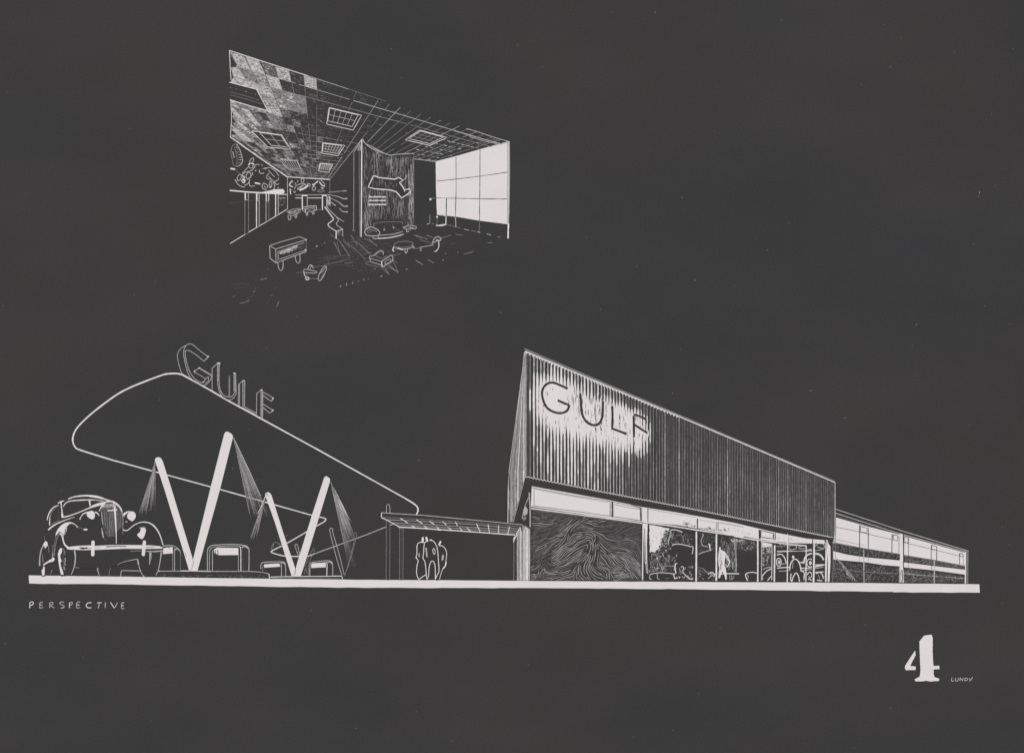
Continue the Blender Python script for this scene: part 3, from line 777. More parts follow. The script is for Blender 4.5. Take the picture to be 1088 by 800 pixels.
for sx, sy in seeds:
    dsep = (1.75 if abs(sx - 626) < 14 else 1.5) if sx < 650 else 1.3
    if not inside((sx, sy), MU) or not free(sx, sy, dsep): continue
    arms_ = []
    for sgn in (1, -1):
        x_, y_ = sx, sy; pa = None; arm_ = []
        for st_ in range(rnd.randint(14, 70)):
            a = flow(x_, y_) + (0 if sgn > 0 else math.pi)
            if pa is not None and math.cos(a - pa) < 0: a += math.pi
            pa = a
            x_ += .7 * math.cos(a); y_ += .7 * math.sin(a)
            if not inside((x_, y_), MU) or not free(x_, y_, dsep * .62): break
            arm_.append((x_, y_))
        arms_.append(arm_)
    path = arms_[1][::-1] + [(sx, sy)] + arms_[0]
    if len(path) < 4: continue
    for p in path: occ.setdefault((int(p[0] // 3), int(p[1] // 3)), []).append(p)
    br = .62 + .6 * noise.noise(Vector((sx * .06, sy * .07, 9.0))) + .3 * math.exp(-((sx - 628) / 14) ** 2) - (.45 if (sx > 640 and sy < 572) else 0) - (.2 if sy < 556 else 0)
    w0 = .27 + .33 * max(0, min(1, br))
    k.line(path[::2] + [path[-1]] if len(path) > 5 else path, lambda t, w0=w0, ph=rnd.uniform(0, 99): w0 * (.8 + .6 * noise.noise(Vector((t * 4, ph, 0)))), 'pale' if br > .6 else ('grey' if br > .12 else 'dim'), taper=.12, rough=.25)
hatch(k, MU, 260, -.6, (1, 3), (.25, .4), ['dim', 'grey', 'dim'], jit=1.2)
k.build('feature_panel', bl)
# storefront glass, dark field with reflections
GL = [J.p(870, 380), L.p(300, 284), L.p(660, 338), M.p(0, 362), M.p(300, 412), M.p(700, 425), M.p(715, 716), (686, 617.6), (683, 617)]
k = Mark(3)
k.fill(GL, 'paper').up()
edge = L("145,272 300,302 285,318 268,312 262,335 250,345 252,372 238,380 246,402 228,408 236,430 218,436 222,458 200,470 192,486 165,482 148,490")
k.fill([(x + rnd.uniform(-.4, .4), y + rnd.uniform(-.4, .4)) for x, y in resample(edge + [edge[0]], 1.6)], 'ink')
hatch(k, L("225,300 320,300 330,420 300,480 200,560 160,560 150,490 215,470 245,410"), 120, 1.1, (.6, 2.4), (.3, .65), ['pale', 'grey', 'ink', 'grey'], jit=1.0)
hatch(k, L("250,320 480,345 480,440 300,430"), 70, 1.3, (.6, 3), (.25, .5), ['grey', 'dim', 'pale'], jit=.8)
hatch(k, L("145,500 350,500 360,590 145,700"), 120, 1.5, (.8, 5), (.3, .6), ['grey', 'pale', 'dim', 'grey'], jit=.4)
hatch(k, L("140,600 480,585 485,700 140,700"), 110, 1.2, (.6, 3), (.35, .7), ['grey', 'pale', 'dim', 'ink'], jit=.9)
hatch(k, L("520,345 655,350 655,500 520,480"), 60, 1.2, (.6, 3), (.3, .5), ['dim', 'dim', 'grey'], jit=.6)
hatch(k, L("520,610 655,640 655,700 520,700"), 50, .4, (.6, 3), (.3, .6), ['grey', 'dim', 'pale'], jit=.9)
hatch(k, L("215,300 300,300 270,420 205,480 165,500 180,470 225,440"), 90, 1.0, (.5, 2), (.4, .8), ['pale', 'ink', 'grey'], jit=1.2)
for poly_, n_, a_ in (("145,300 490,345 400,440 300,480 300,700 145,700", 170, 1.4), ("520,345 655,360 655,480 520,500", 40, 1.3), ("675,350 825,370 825,640 675,640", 110, 1.5)):
    hatch(k, L(poly_), n_, a_, (.5, 2.6), (.3, .55), ['dim', 'dim', 'grey'], bright=lambda x, y: .5 + .9 * noise.noise(Vector((x * .12, y * .12, 6.0))), jit=.7)
for poly_, n_, a_ in (("20,400 175,420 175,520 20,500", 30, 1.4), ("325,440 700,470 700,712 325,712", 80, .6), ("215,440 290,440 290,640 215,640", 70, -.7)):
    hatch(k, M(poly_), n_, a_, (.5, 2.2), (.3, .5), ['dim', 'dim', 'grey'], bright=lambda x, y: .45 + .9 * noise.noise(Vector((x * .12, y * .12, 2.0))), jit=.9)
k.line(L("312,318 288,420"), 1.0, 'pale').line(L("310,315 345,312 400,330"), .9, 'ink').line(L("335,330 320,380"), .8, 'grey').line(L("322,432 350,422 400,426 470,442"), .8, 'ink').line(L("455,445 478,440 482,470 475,500"), 1.1, 'pale').line(L("318,440 330,420"), .6, 'pale')
k.line(L("552,342 562,352 550,380 545,402 556,432 580,440 600,444"), .8, 'pale').line(L("600,420 612,430 612,455 628,470"), 1.2, 'ink').line(L("525,500 560,486 600,474 618,470"), .9, 'pale')
k.line(L("440,598 500,600 560,610"), .6, 'grey').line(L("520,340 640,350"), .4, 'dim')
hatch(k, L("700,365 870,385 870,450 825,440 822,640 700,640"), 150, 1.5, (2, 9), (.25, .6), ['grey', 'pale', 'dim', 'grey'], jit=.08)
k.fill(L("786,380 828,384 818,402 816,470 820,560 818,640 806,640 806,470 800,400"), 'pale').line(L("775,385 790,400 830,400 870,392"), 1.3, 'pale')
hatch(k, M("20,375 175,400 175,470 150,460 100,475 30,470"), 120, .8, (.5, 1.8), (.3, .6), ['grey', 'pale', 'dim'], jit=1.5)
k.line(M("10,380 12,500 10,640"), 1.2, 'grey', smooth=False)
hatch(k, M("215,400 290,425 288,480 250,600 215,600"), 130, -.7, (.5, 2.2), (.35, .7), ['pale', 'grey', 'grey', 'ink'], jit=.8)
k.fill(M("212,405 292,420 292,448 250,445 214,452"), 'ink').up().line(M("215,452 292,442"), .5, 'dim')
hatch(k, M("325,415 600,440 690,450 690,478 330,470"), 90, .2, (.6, 3.0), (.3, .7), ['grey', 'pale', 'dim', 'ink'], jit=.7)
shop_ = k.build('shop_window', bl)
k = Mark(9)
k.fill(L("94,262 132,266 126,420 128,560 118,590 110,560 106,420"), 'ink').fill(L("92,262 100,262 97,700 88,700"), 'ink').line(L("106,300 112,420 116,560"), .9, 'grey').line(L("122,540 120,600 128,650"), .9, 'pale').line(L("136,270 135,420 136,520"), .9, 'paper').line(L("128,560 132,650"), .7, 'pale')
k.build('column', bl)
def mull(pts_txt, t, w, mt='ink', dark=None):
    q = Mark(9)
    if dark: q.line(t(dark[0]), dark[1], 'paper', smooth=False)
    q.up().line(t(pts_txt), w, mt, smooth=False, rough=.15)
    q.build('mullion', shop_)
mull("508,325 508,500 506,710", L, 1.7, 'ink', ("494,325 492,710", 1.9))
mull("663,345 663,500 662,706", L, 1.7, 'ink')
mull("182,395 183,550 182,712", M, 1.5, 'ink', ("198,395 198,712", 1.9))
mull("212,400 212,550 210,705", M, 1.0, 'pale')
mull("292,425 291,560 290,700", M, 1.2, 'pale', ("301,430 301,712", 1.2))
mull("313,430 312,560 310,712", M, 1.6, 'ink')
mull("413,345 412,560 410,718", M, 1.1, 'ink')
mull("557,440 556,560 554,718", M, 1.0, 'ink')
mull("618,385 617,560 613,718", M, 1.7, 'ink', ("606,385 604,716", 1.0))
mull("710,405 708,560 706,714", M, 1.2, 'ink')
k = Mark(9)
k.fill(M("698,375 760,372 758,470 758,716 712,716"), 'paper').up().fill(M("718,402 744,440 744,560 736,714 722,714 724,560"), 'ink').line(M("708,395 722,410 714,560 710,714"), 1.0, 'ink').line(M("755,440 756,560 752,710"), .4, 'dim')
k.build('column', bl)

LW[0] = .8
# things seen through the shop window
pr = thing('person', L.p(715, 697), 'pale standing figure with hand on hip behind the shop window', 'person')
k = Mark(5)
k.fill(L("684,470 690,467 697,466 712,472 722,478 731,500 729,540 725,585 735,615 741,645 743,696 734,698 726,665 718,650 711,636 704,642 697,664 690,684 678,686 681,650 685,612 679,580 677,545 679,510 680,488"), 'ink').fill(te(L, 690, 457, 7, 12), 'ink').line(L("722,480 740,505 756,535 768,556 758,580 746,600"), 1.25, 'ink', smooth=False)
k.up()
hatch(k, L("686,480 700,480 712,560 706,605 690,670 682,660 686,600"), 22, 1.5, (1, 4), (.35, .6), ['grey', 'dim', 'pale'], jit=.2)
k.line(L("690,480 700,540 694,610"), .5, 'grey').line(L("716,480 735,520 765,560"), 1.0, 'ink').line(L("740,600 736,575"), .8, 'ink').line(L("705,490 712,560"), .5, 'ink').line(L("686,615 690,680"), .8, 'ink').line(L("732,600 738,690"), .8, 'ink')
k.build('body', pr)
k = Mark(4)
k.fill(L("690,645 838,645 838,660 800,662 795,697 765,697 760,662 690,662"), 'paper').up().line(L("690,654 760,650 838,652"), 1.3).line(L("765,662 768,695 792,690 798,662"), 1.2, 'grey').line(L("780,664 782,692"), .9, 'pale')
tag(k.build('low_table'), 'low table beside the pale standing figure behind the shop window', 'table')
k = Mark(4)
k.fill(L("145,640 355,640 355,705 145,705"), 'paper').up()
k.line(L("150,656 220,644 300,648 345,655"), .8).line(L("145,690 150,660 165,650"), .9, 'pale').line(L("235,590 250,640"), .8, 'pale').line(L("205,650 210,690 225,692"), .9, 'pale').line(L("330,650 342,690 356,680 360,690"), 1.1).line(L("150,690 160,694"), 1.2).line(L("240,600 290,590 340,595"), .6, 'pale').line(L("270,690 300,688"), .6, 'grey')
k.dot(L.p(205, 535), .9, 'pale', 1.2).line(L("205,545 210,600"), .7, 'grey').dot(L.p(355, 512), .8, 'grey', 1.6).line(L("352,570 342,600 350,650"), 1.3).line(L("340,575 365,572"), .9, 'pale')
tag(k.build('cafe_table'), 'sketchy white table with people at the left end of the shop window', 'table')
k = Mark(4)
k.fill(L("385,595 412,595 412,640 442,672 480,676 482,700 440,696 395,640"), 'paper').up().line(L("388,600 402,596 410,610 402,636 418,655 440,680"), .9).line(L("440,676 460,692 482,690"), 1.6).line(L("378,610 384,640"), .7, 'pale')
tag(k.build('chair'), 'curved white chair outline left of the first shop window mullion', 'chair')
k = Mark(4)
k.fill(L("560,610 600,640 652,640 652,690 590,690 575,650"), 'paper').up().line(L("560,612 590,640 620,650 640,660"), .7, 'pale').line(L("598,655 628,640 648,658 640,676"), 1.1).line(L("598,690 618,672 642,655"), 1.1, 'pale').line(L("612,650 622,665"), .7, 'grey')
tag(k.build('stool'), 'small crossed leg stool left of the pale standing figure', 'stool')
k = Mark(4)
k.fill(M("88,650 120,638 178,642 176,700 108,706"), 'paper').up().line(M("88,656 105,645 140,640 176,646"), 1.1).line(M("88,652 92,680 106,705"), 1.3).line(M("100,660 110,672 106,690"), .7, 'pale')
tag(k.build('armchair'), 'round backed armchair outline at the dark middle of the shop window', 'chair')
k = Mark(4)
k.fill(M("212,690 240,640 290,605 292,660 262,704"), 'paper').up().line(M("212,680 228,655 255,628 290,612"), 1.2).line(M("222,620 255,604 290,600"), 1.0, 'pale').line(M("258,706 275,682 290,668"), 1.1).line(M("215,700 222,680"), 1.0)
tag(k.build('lounger'), 'slanting lounge chair outline between two mullions of the shop window', 'chair')
cr = thing('display_car', M.p(520, 690), 'white outlined car behind the right end of the shop window', 'car')
k = Mark(4)
k.fill(M("325,510 330,470 420,430 540,430 690,460 696,540 694,610 325,612"), 'paper').up()
V_ = Tile(780, 545, 9.89)
k.line(V_("575,352 600,340 650,346 650,374 592,386 578,366"), .9, 'pale', closed=True).line(V_("682,356 740,346 752,368 694,376"), .8, 'pale', closed=True).line(V_("450,402 560,400 700,400 830,386"), .9).line(V_("850,352 896,312 940,330 942,372 872,356"), 1.0, 'pale').line(V_("440,352 500,346 555,340"), 1.0, 'grey').line(V_("850,545 940,542"), 1.0).line(V_("690,520 740,530"), 1.3, 'pale')
k.line(M("328,490 370,482 420,480 500,476 600,476 690,462"), .8, 'pale').line(M("330,508 362,500 388,525 404,572"), 1.2)
k.line(M("538,566 550,522 585,498 640,496 672,512 692,545"), 1.9).line(M("600,520 640,505 670,520"), .8, 'grey').line(M("330,608 420,602 560,608 700,582"), 1.2).line(M("345,632 420,628 560,622 690,600"), .9, 'pale').line(M("500,565 540,562"), 1.4).line(M("560,470 600,460"), .9, 'pale')
k.line(M("630,590 690,584"), .9).line(M("360,578 400,572"), 1.0, 'pale')
k.build('body', cr)
for cx, cy, rx in ((345, 562, 20), (587, 568, 29)):
    k = Mark(6); k.fill(te(M, cx, cy, rx, 36), 'paper').up().line(te(M, cx, cy, rx * .9, 31), 1.1, 'ink', closed=True).fill(te(M, cx + 2, cy, rx * .38, 15, n=10), 'ink')
    k.build('wheel', cr)
pr = thing('person', M.p(475, 712), 'white outlined figure bending over in front of the display car', 'person')
k = Mark(7)
k.fill(M("425,640 435,570 455,540 485,538 510,575 520,630 510,712 440,712"), 'paper').up()
k.line(M("428,625 436,575 455,545 480,540 502,565 512,600 518,632"), 1.4).line(M("440,650 436,690 446,712"), 1.3).line(M("446,712 458,672 478,645 496,668 505,712"), 1.2).line(M("518,632 540,640 540,700"), 1.2).line(M("455,560 450,610"), .7, 'pale').dot(M.p(456, 523), 1.3, 'ink', 1.8)
k.build('body', pr)
k = Mark(5)
k.fill(M("560,636 690,630 692,712 560,712"), 'paper').up()
k.line(M("562,660 580,640 600,650 595,680"), 1.2).line(M("570,690 600,700 610,690"), 1.3).line(M("630,650 660,640 680,655 690,690"), 1.3).line(M("640,700 680,706"), 1.2).line(M("650,660 662,690"), .8, 'pale').line(M("625,640 690,636"), .9).line(M("575,670 590,690"), 1.2, 'pale')
tag(k.build('tyre_stack'), 'tangle of curved white strokes under the tail of the display car', 'goods')

LW[0] = 1.0
# ------------------------------------------------------------------ service wing
wg = thing('service_wing', N.p(520, 600), 'long low service wing with two glazed garage bays right of the tall front', 'building')
k = Mark(2)
k.fill(N("105,125 540,265 960,395 957,605 85,598 85,345 105,310"), 'paper').up()
k.line(N("105,126 540,268 962,396"), .75, 'pale', smooth=False).line(N("106,152 520,284 948,402"), .75, 'pale', smooth=False).line(N("106,168 520,296"), .35, 'grey', smooth=False)
k.build('roof', wg)
def bay(glass, strip, dark1, dark2, lines_d, squares, white_l, beam_poly=None):
    q = Mark(4); q.fill(N(glass), 'ink').up()
    for t, w in lines_d: q.line(N(t), w, 'dim', smooth=False)
    for t in squares: q.line(N(t), .8, 'dim', smooth=False, closed=True)
    q.fill(N(strip), 'ink').up()
    for t, w in lines_d[-2:]: q.line(N(t), w * .6, 'grey', smooth=False)
    hatch(q, N(dark1), 330, .25, (.5, 2.0), (.3, .6), ['dim', 'grey', 'dim', 'grey'], jit=1.0)
    hatch(q, N(dark2), 800, .1, (.6, 2.6), (.3, .6), ['dim', 'grey', 'dim', 'dim'], jit=1.4)
    if beam_poly: hatch(q, N(beam_poly), 90, .98, (1.5, 6), (.3, .7), ['pale', 'grey', 'grey'], jit=.12)
    for t, w, mt in white_l: q.line(N(t), w, mt, smooth=False)
    q.build('garage_window', wg)
bay("110,180 320,240 528,292 524,414 300,378 106,342", "92,396 180,418 300,436 522,456 521,494 420,486 300,468 92,450",
    "90,352 520,418 520,446 300,428 92,388", "90,462 300,480 518,504 518,594 90,592",
    [("112,242 260,272 380,302 470,322", .5), ("262,228 261,372", 1.0), ("318,245 317,378", .9), ("470,290 469,406", 1.0), ("515,300 514,410", .6), ("110,322 300,362", .35), ("261,400 261,465", .7), ("318,415 318,470", .7)],
    ["266,236 310,248 308,280 266,272", "477,290 508,298 504,330 478,324"],
    [("92,346 300,380 522,416", .6, 'grey'), ("288,385 289,500 290,597", 1.1, 'pale'), ("520,498 518,596", 1.2, 'pale'), ("92,508 290,530 512,540", .6, 'grey'), ("300,590 340,540 410,490", .5, 'grey'), ("380,500 470,560", .5, 'dim'), ("105,350 106,470", .5, 'grey')], "100,430 135,455 250,592 215,592")
bay("543,298 740,352 938,406 938,490 740,452 545,420", "545,468 740,492 942,516 940,547 740,520 545,500",
    "545,428 940,500 940,512 545,464", "545,508 940,555 938,602 545,597",
    [("545,340 720,382 930,434", .5), ("576,308 575,424", .6), ("722,356 721,450", .8), ("757,366 756,456", .8), ("903,410 903,482", .7), ("928,416 927,486", .4), ("575,470 575,500", .5), ("722,490 722,516", .7)],
    ["724,358 758,368 755,391 725,386", "904,410 928,416 926,432 905,430", "548,306 574,313 573,344 548,338"],
    [("545,424 740,458 940,496", .6, 'grey'), ("740,455 741,530 741,603", 1.1, 'pale'), ("545,540 740,558 938,572", .75, 'pale'), ("600,590 700,560", .5, 'grey'), ("580,500 620,590", .5, 'grey'), ("545,525 600,545", .8, 'grey')])
k = Mark(6); k.fill(N("522,282 538,286 541,380 540,500 545,540 545,598 522,597 526,540 520,500"), 'ink').up().line(N("543,288 545,400 543,500"), .8, 'paper').line(N("532,515 538,560 532,597"), 1.6, 'grey').line(N("541,520 530,530"), 1.0, 'ink'); k.build('pillar', wg)
k = Mark(6); k.fill(N("936,402 945,403 945,500 944,604 936,604 939,500"), 'ink').up().line(N("953,400 952,500 951,604"), 1.3, 'grey', smooth=False).line(N("960,398 958,604"), .4, 'grey', smooth=False); k.build('pillar', wg)
k = Mark(6); k.fill(N("96,316 110,180 112,240 107,342 88,346"), 'pale').up().line(N("108,185 106,340"), .5, 'grey', smooth=False).line(N("90,350 92,480 88,596"), .6, 'grey', smooth=False); k.build('pillar', wg)

# ------------------------------------------------------------------ writing on the sheet
tx = thing('caption', Q.p(515, 135), 'spaced hand lettered capitals under the left end of the pavement', 'caption')
for t in (("97,135 98,84", "98,84 120,80 130,92 122,104 100,112"), ("214,84 190,86 187,110 188,132 216,130", "190,110 210,108"), ("275,132 275,86", "275,86 298,83 304,94 292,106 277,108 298,122 316,133"),
          ("402,84 382,79 364,90 378,104 398,112 402,126 385,134 372,134"), ("450,132 452,86", "452,86 472,82 476,94 466,104 452,108"), ("546,80 522,82 513,106 516,132 546,130", "514,108 538,107"),
          ("646,86 618,88 598,108 612,130 646,131"), ("696,88 736,86", "716,86 707,136"), ("770,85 768,133"), ("815,85 834,112 850,134", "850,134 864,112 877,86"), ("938,88 917,89 913,112 916,138 938,138", "915,113 932,112")):
    k = Mark(1)
    for s_ in ((t,) if isinstance(t, str) else t): k.line(Q(s_), .8, 'pale' if rnd.random() < .7 else 'ink', rough=.3)
    k.build('letter', tx)
nm = thing('numeral', O.p(405, 580), 'large bold white stencil numeral in the lower right corner', 'numeral')
k = Mark(1)
def rag(pts, d=1.2, a=.15): return [(x + rnd.uniform(-a, a), y + rnd.uniform(-a, a)) for x, y in resample(pts + [pts[0]], d)[:-1]]
k.fill(rag(O("378,140 400,137 452,130 461,160 462,300 469,430 525,430 527,462 472,464 470,510 482,538 525,555 523,575 440,581 400,574 360,580 295,580 288,560 320,545 338,530 345,480 337,300 334,195")), 'ink'); k.build('stem', nm)
k = Mark(1); k.fill(rag(O("292,283 299,325 268,385 246,432 299,435 299,470 255,471 205,473 192,450 200,425 250,345")), 'ink'); k.build('flag', nm)
sn = thing('signature', O.p(745, 578), 'tiny hand lettered surname right of the large numeral', 'signature')
for t in (("648,542 645,575 669,574"), ("682,545 680,568 694,578 707,568 710,545"), ("725,576 727,544", "727,544 752,574", "752,574 756,545"), ("773,548 770,575", "773,548 795,552 796,566 770,575"), ("812,548 826,562", "848,538 832,562 814,580")):
    k = Mark(1)
    for s_ in ((t,) if isinstance(t, str) else t): k.line(O(s_), .7, 'pale', rough=.2)
    k.build('letter', sn)

# ------------------------------------------------------------------ interior view: ceiling
VP1, VP2 = (335.6, 209.0), (743.0, 215.7)
CE = [(243.6, 53.5), (541.8, 150.4), (462.7, 172), (440, 168.8), (439.7, 163.4), (415, 165), (401, 160.3), (384.5, 147.8), (350.5, 190.6), (305.2, 187.7), (244.4, 145.2), (246.2, 125), (244.6, 90)]
def isect(p, q, r, s_):
    d = (p[0] - q[0]) * (r[1] - s_[1]) - (p[1] - q[1]) * (r[0] - s_[0])
    a, b = p[0] * q[1] - p[1] * q[0], r[0] * s_[1] - r[1] * s_[0]
    return ((a * (r[0] - s_[0]) - (p[0] - q[0]) * b) / d, (a * (r[1] - s_[1]) - (p[1] - q[1]) * b) / d)
TE = lambda x: 53.5 + (x - 243.6) * .325
xs = []; x = -60.0
while x < 545:
    xs.append(x); x += max(8.5, 14.5 - (x - 327) * .03)
ts = [53.5]; d = 14.2
while ts[-1] < 187: ts.append(ts[-1] + d); d = max(3.4, d * .905)
def gp(x, t): return isect((x, TE(x)), VP1, (243.6, t), VP2)
k = Mark(1)
k.fill(CE, 'paper').up()
DK = R1("57,315 250,365 330,518 62,440")
for i in range(len(xs) - 1):
    for j in range(len(ts) - 1):
        q = [gp(xs[i], ts[j]), gp(xs[i + 1], ts[j]), gp(xs[i + 1], ts[j + 1]), gp(xs[i], ts[j + 1])]
        c = (sum(p[0] for p in q) / 4, sum(p[1] for p in q) / 4)
        if not inside(c, CE): continue
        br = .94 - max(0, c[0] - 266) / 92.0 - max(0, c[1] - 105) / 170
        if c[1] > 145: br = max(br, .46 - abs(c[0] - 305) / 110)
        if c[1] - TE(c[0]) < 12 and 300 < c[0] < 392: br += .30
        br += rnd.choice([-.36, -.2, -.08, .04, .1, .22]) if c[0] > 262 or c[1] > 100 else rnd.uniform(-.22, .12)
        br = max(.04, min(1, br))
        cl = []
        for p in q:
            pp = p
            if not inside(p, CE):
                for f in (.1, .2, .3, .4, .5, .6, .7, .8, .9):
                    pp = (p[0] + (c[0] - p[0]) * f, p[1] + (c[1] - p[1]) * f)
                    if inside(pp, CE): break
            cl.append(pp)
        ar = abs(sum(cl[n - 1][0] * cl[n][1] - cl[n][0] * cl[n - 1][1] for n in range(4))) / 2
        if ar < 3: continue
        ang = math.atan2(VP2[1] - c[1], VP2[0] - c[0])
        s9 = [(c[0] + (p[0] - c[0]) * rnd.uniform(.93, 1.02), c[1] + (p[1] - c[1]) * rnd.uniform(.93, 1.02)) for p in cl]
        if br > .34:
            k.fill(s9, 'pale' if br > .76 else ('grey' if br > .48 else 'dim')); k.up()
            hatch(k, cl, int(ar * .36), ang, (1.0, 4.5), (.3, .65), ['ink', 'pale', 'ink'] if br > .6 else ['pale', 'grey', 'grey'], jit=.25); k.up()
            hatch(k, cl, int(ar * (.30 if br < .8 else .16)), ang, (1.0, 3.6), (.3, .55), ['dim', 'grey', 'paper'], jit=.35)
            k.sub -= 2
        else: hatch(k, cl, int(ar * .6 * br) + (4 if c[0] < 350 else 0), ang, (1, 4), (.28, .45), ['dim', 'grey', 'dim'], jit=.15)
k.sub = 3
def gridline(a, b, w, mt, gap, clip=CE):
    pts = resample([a, b], 2.0); run = []
    for p in pts + [None]:
        if p is not None and inside(p, clip) and rnd.random() > gap: run.append(p)
        else:
            if len(run) > 1: k.line([run[0], run[len(run) // 2], run[-1]], w * rnd.uniform(.8, 1.2), mt, smooth=False)
            run = []
for x in xs:
    if x > 300:
        far = x > 402
        e = gp(x, 190)
        gridline((x, TE(x) - (2.2 if far else 0)), e, .42 if far else .4, rnd.choice(['grey', 'grey', 'pale']) if far else rnd.choice(['dim', 'grey']), .02 if far else .12)
    elif x > 150: gridline((x, TE(x)), gp(x, 188), .4, rnd.choice(['grey', 'dim']), .1)
for j, t in enumerate(ts):
    if 0 < j < 3: gridline((300, 0) if False else gp(240, t), gp(560, t), .55, 'grey' if j == 2 else 'pale', .03)
    elif j >= 3: gridline(gp(300, t), gp(430, t), .4, 'dim' if j < 7 else 'grey', .1)
# lattice of short dashes above the window
LTc = [(436, 160), (470, 147), (538, 151), (462.7, 171.5), (441, 168.5)]
for j in range(2, len(ts)):
    a, b = gp(440, ts[j]), gp(545, ts[j])
    p0 = resample([a, b], 5.0)
    for n in range(len(p0) - 1):
        if inside(p0[n], LTc) and rnd.random() > .3: k.line([p0[n], (p0[n][0] * .35 + p0[n + 1][0] * .65, p0[n][1] * .35 + p0[n + 1][1] * .65)], rnd.uniform(.45, .75), rnd.choice(['pale', 'grey']))
for q in range(9):
    f = q / 9.0
    a = (444 + q * 10.5, 168.5 - q * 2.3); b = (a[0] + 28 - q * 1.5, a[1] - 12 + q * .7)
    gridline(a, b, .5, 'grey', .15, CE)
k.line(R2("680,287 760,310 860,343 965,374"), .7, 'pale').line(R2("600,300 700,330 800,358 930,392"), .8, 'pale').line(R2("700,340 800,368 880,386"), .6, 'pale')
k.line([(243.6, 53.5), (285, 67), (327, 80.5)], .8, 'ink', smooth=False).line([(327, 80.5), (370, 94.5)], .6, 'pale').line([(370, 94.5), (410, 107.5)], .4, 'grey')
k.line([(243.8, 53.5), (244.8, 75), (245.5, 85)], .7, 'ink').line([(245.2, 109), (246, 125), (244.8, 145)], .6, 'ink')
k.line([(244.4, 145.2), (275, 167), (305.2, 187.9)], 1.1, 'ink', smooth=False).line([(305.2, 187.9), (350.5, 190.7)], .9, 'ink').line([(350.5, 190.6), (366, 171), (384.5, 148)], .6, 'pale')
k.line(R2("0,352 22,385 60,402 110,430 180,462 260,458 335,450"), .7, 'pale').line(R2("340,485 400,492 478,503"), .7, 'pale').line(R2("480,503 610,470 770,424 960,372"), .8, 'ink', smooth=False)
tag(k.build('ceiling'), kind='structure')

# ceiling lights (square gridded fixtures)
def lerp(a, b, t): return (a[0] + (b[0] - a[0]) * t, a[1] + (b[1] - a[1]) * t)
def fixture(label, quad, nx, ny, w, inset, mt='ink', gm='grey', pane='paper'):
    o = thing('ceiling_light', quad[2], label, 'ceiling light', 'square gridded fixtures in the drawn ceiling')
    q = Mark(5); q.fill(quad, 'paper').up().line(quad, w, mt, smooth=False, closed=True); 
    a, b, c, d_ = quad
    def at(u, v): return lerp(lerp(a, b, u), lerp(d_, c, u), v)
    i0, i1, j0, j1 = inset
    inn = [at(i0, j0), at(i1, j0), at(i1, j1), at(i0, j1)]
    q.line(inn, w * .8, mt, smooth=False, closed=True)
    q.build('frame', o)
    q = Mark(6); q.fill([lerp(p, at(.5, .5), .06) for p in inn], pane).up()
    for n in range(1, nx):
        t = i0 + (i1 - i0) * n / nx; q.line([at(t, j0), at(t, j1)], w * .7, gm)
    for n in range(1, ny):
        t = j0 + (j1 - j0) * n / ny; q.line([at(i0, t), at(i1, t)], w * .7, gm)
    q.build('grid', o)
fixture('large gridded ceiling light in the dark middle of the ceiling', R1("765,495 995,550 935,655 748,612"), 5, 2, .65, (.02, .9, .03, .8), 'ink', 'pale')
fixture('two paned ceiling light low at the left of the tiled ceiling', R1("215,660 430,690 492,790 330,775"), 2, 2, .65, (.25, .96, .04, .86), 'ink', 'pale')
fixture('small gridded ceiling light above the back wall right of centre', R3("822,165 1000,187 945,270 815,250"), 6, 3, .7, (.03, .9, .05, .8), 'ink', 'pale')
fixture('narrow slatted ceiling light near the far left corner of the ceiling', R3("470,300 615,308 650,390 550,385"), 6, 1, .7, (.12, .97, .06, .85), 'pale', 'pale')
fixture('smallest gridded ceiling light close to the back wall', R3("800,332 905,340 872,404 790,394"), 5, 4, .65, (.04, .9, .05, .7), 'ink', 'pale')
fixture('flat diamond shaped ceiling light in front of the window', R2("375,297 553,345 440,397 280,360"), 4, 3, .7, (.06, .9, .05, .85), 'ink', 'grey')
o = thing('ceiling_light', R1.p(190, 470), 'dark ceiling light cut off by the left edge of the room', 'ceiling light', 'square gridded fixtures in the drawn ceiling')
k = Mark(5); k.fill(DK, 'paper').up().line(R1("57,315 150,340 250,365"), .8).line(R1("250,365 290,440 330,518"), .7).line(R1("62,440 200,482 330,518"), .9).line(R1("62,462 200,500 300,520"), .5, 'grey'); k.build('frame', o)
k = Mark(6); k.fill(R1("66,330 240,375 300,490 66,425"), 'paper').up().line(R1("62,385 180,415 270,445"), .4, 'grey').line(R1("62,405 180,436 290,470"), .4, 'grey')
for q in range(10): k.line([R1.p(60 + q * 22, 350 + q * 6), R1.p(72 + q * 22, 355 + q * 6)], .5, rnd.choice(['pale', 'grey', 'dim']))
k.build('grid', o)

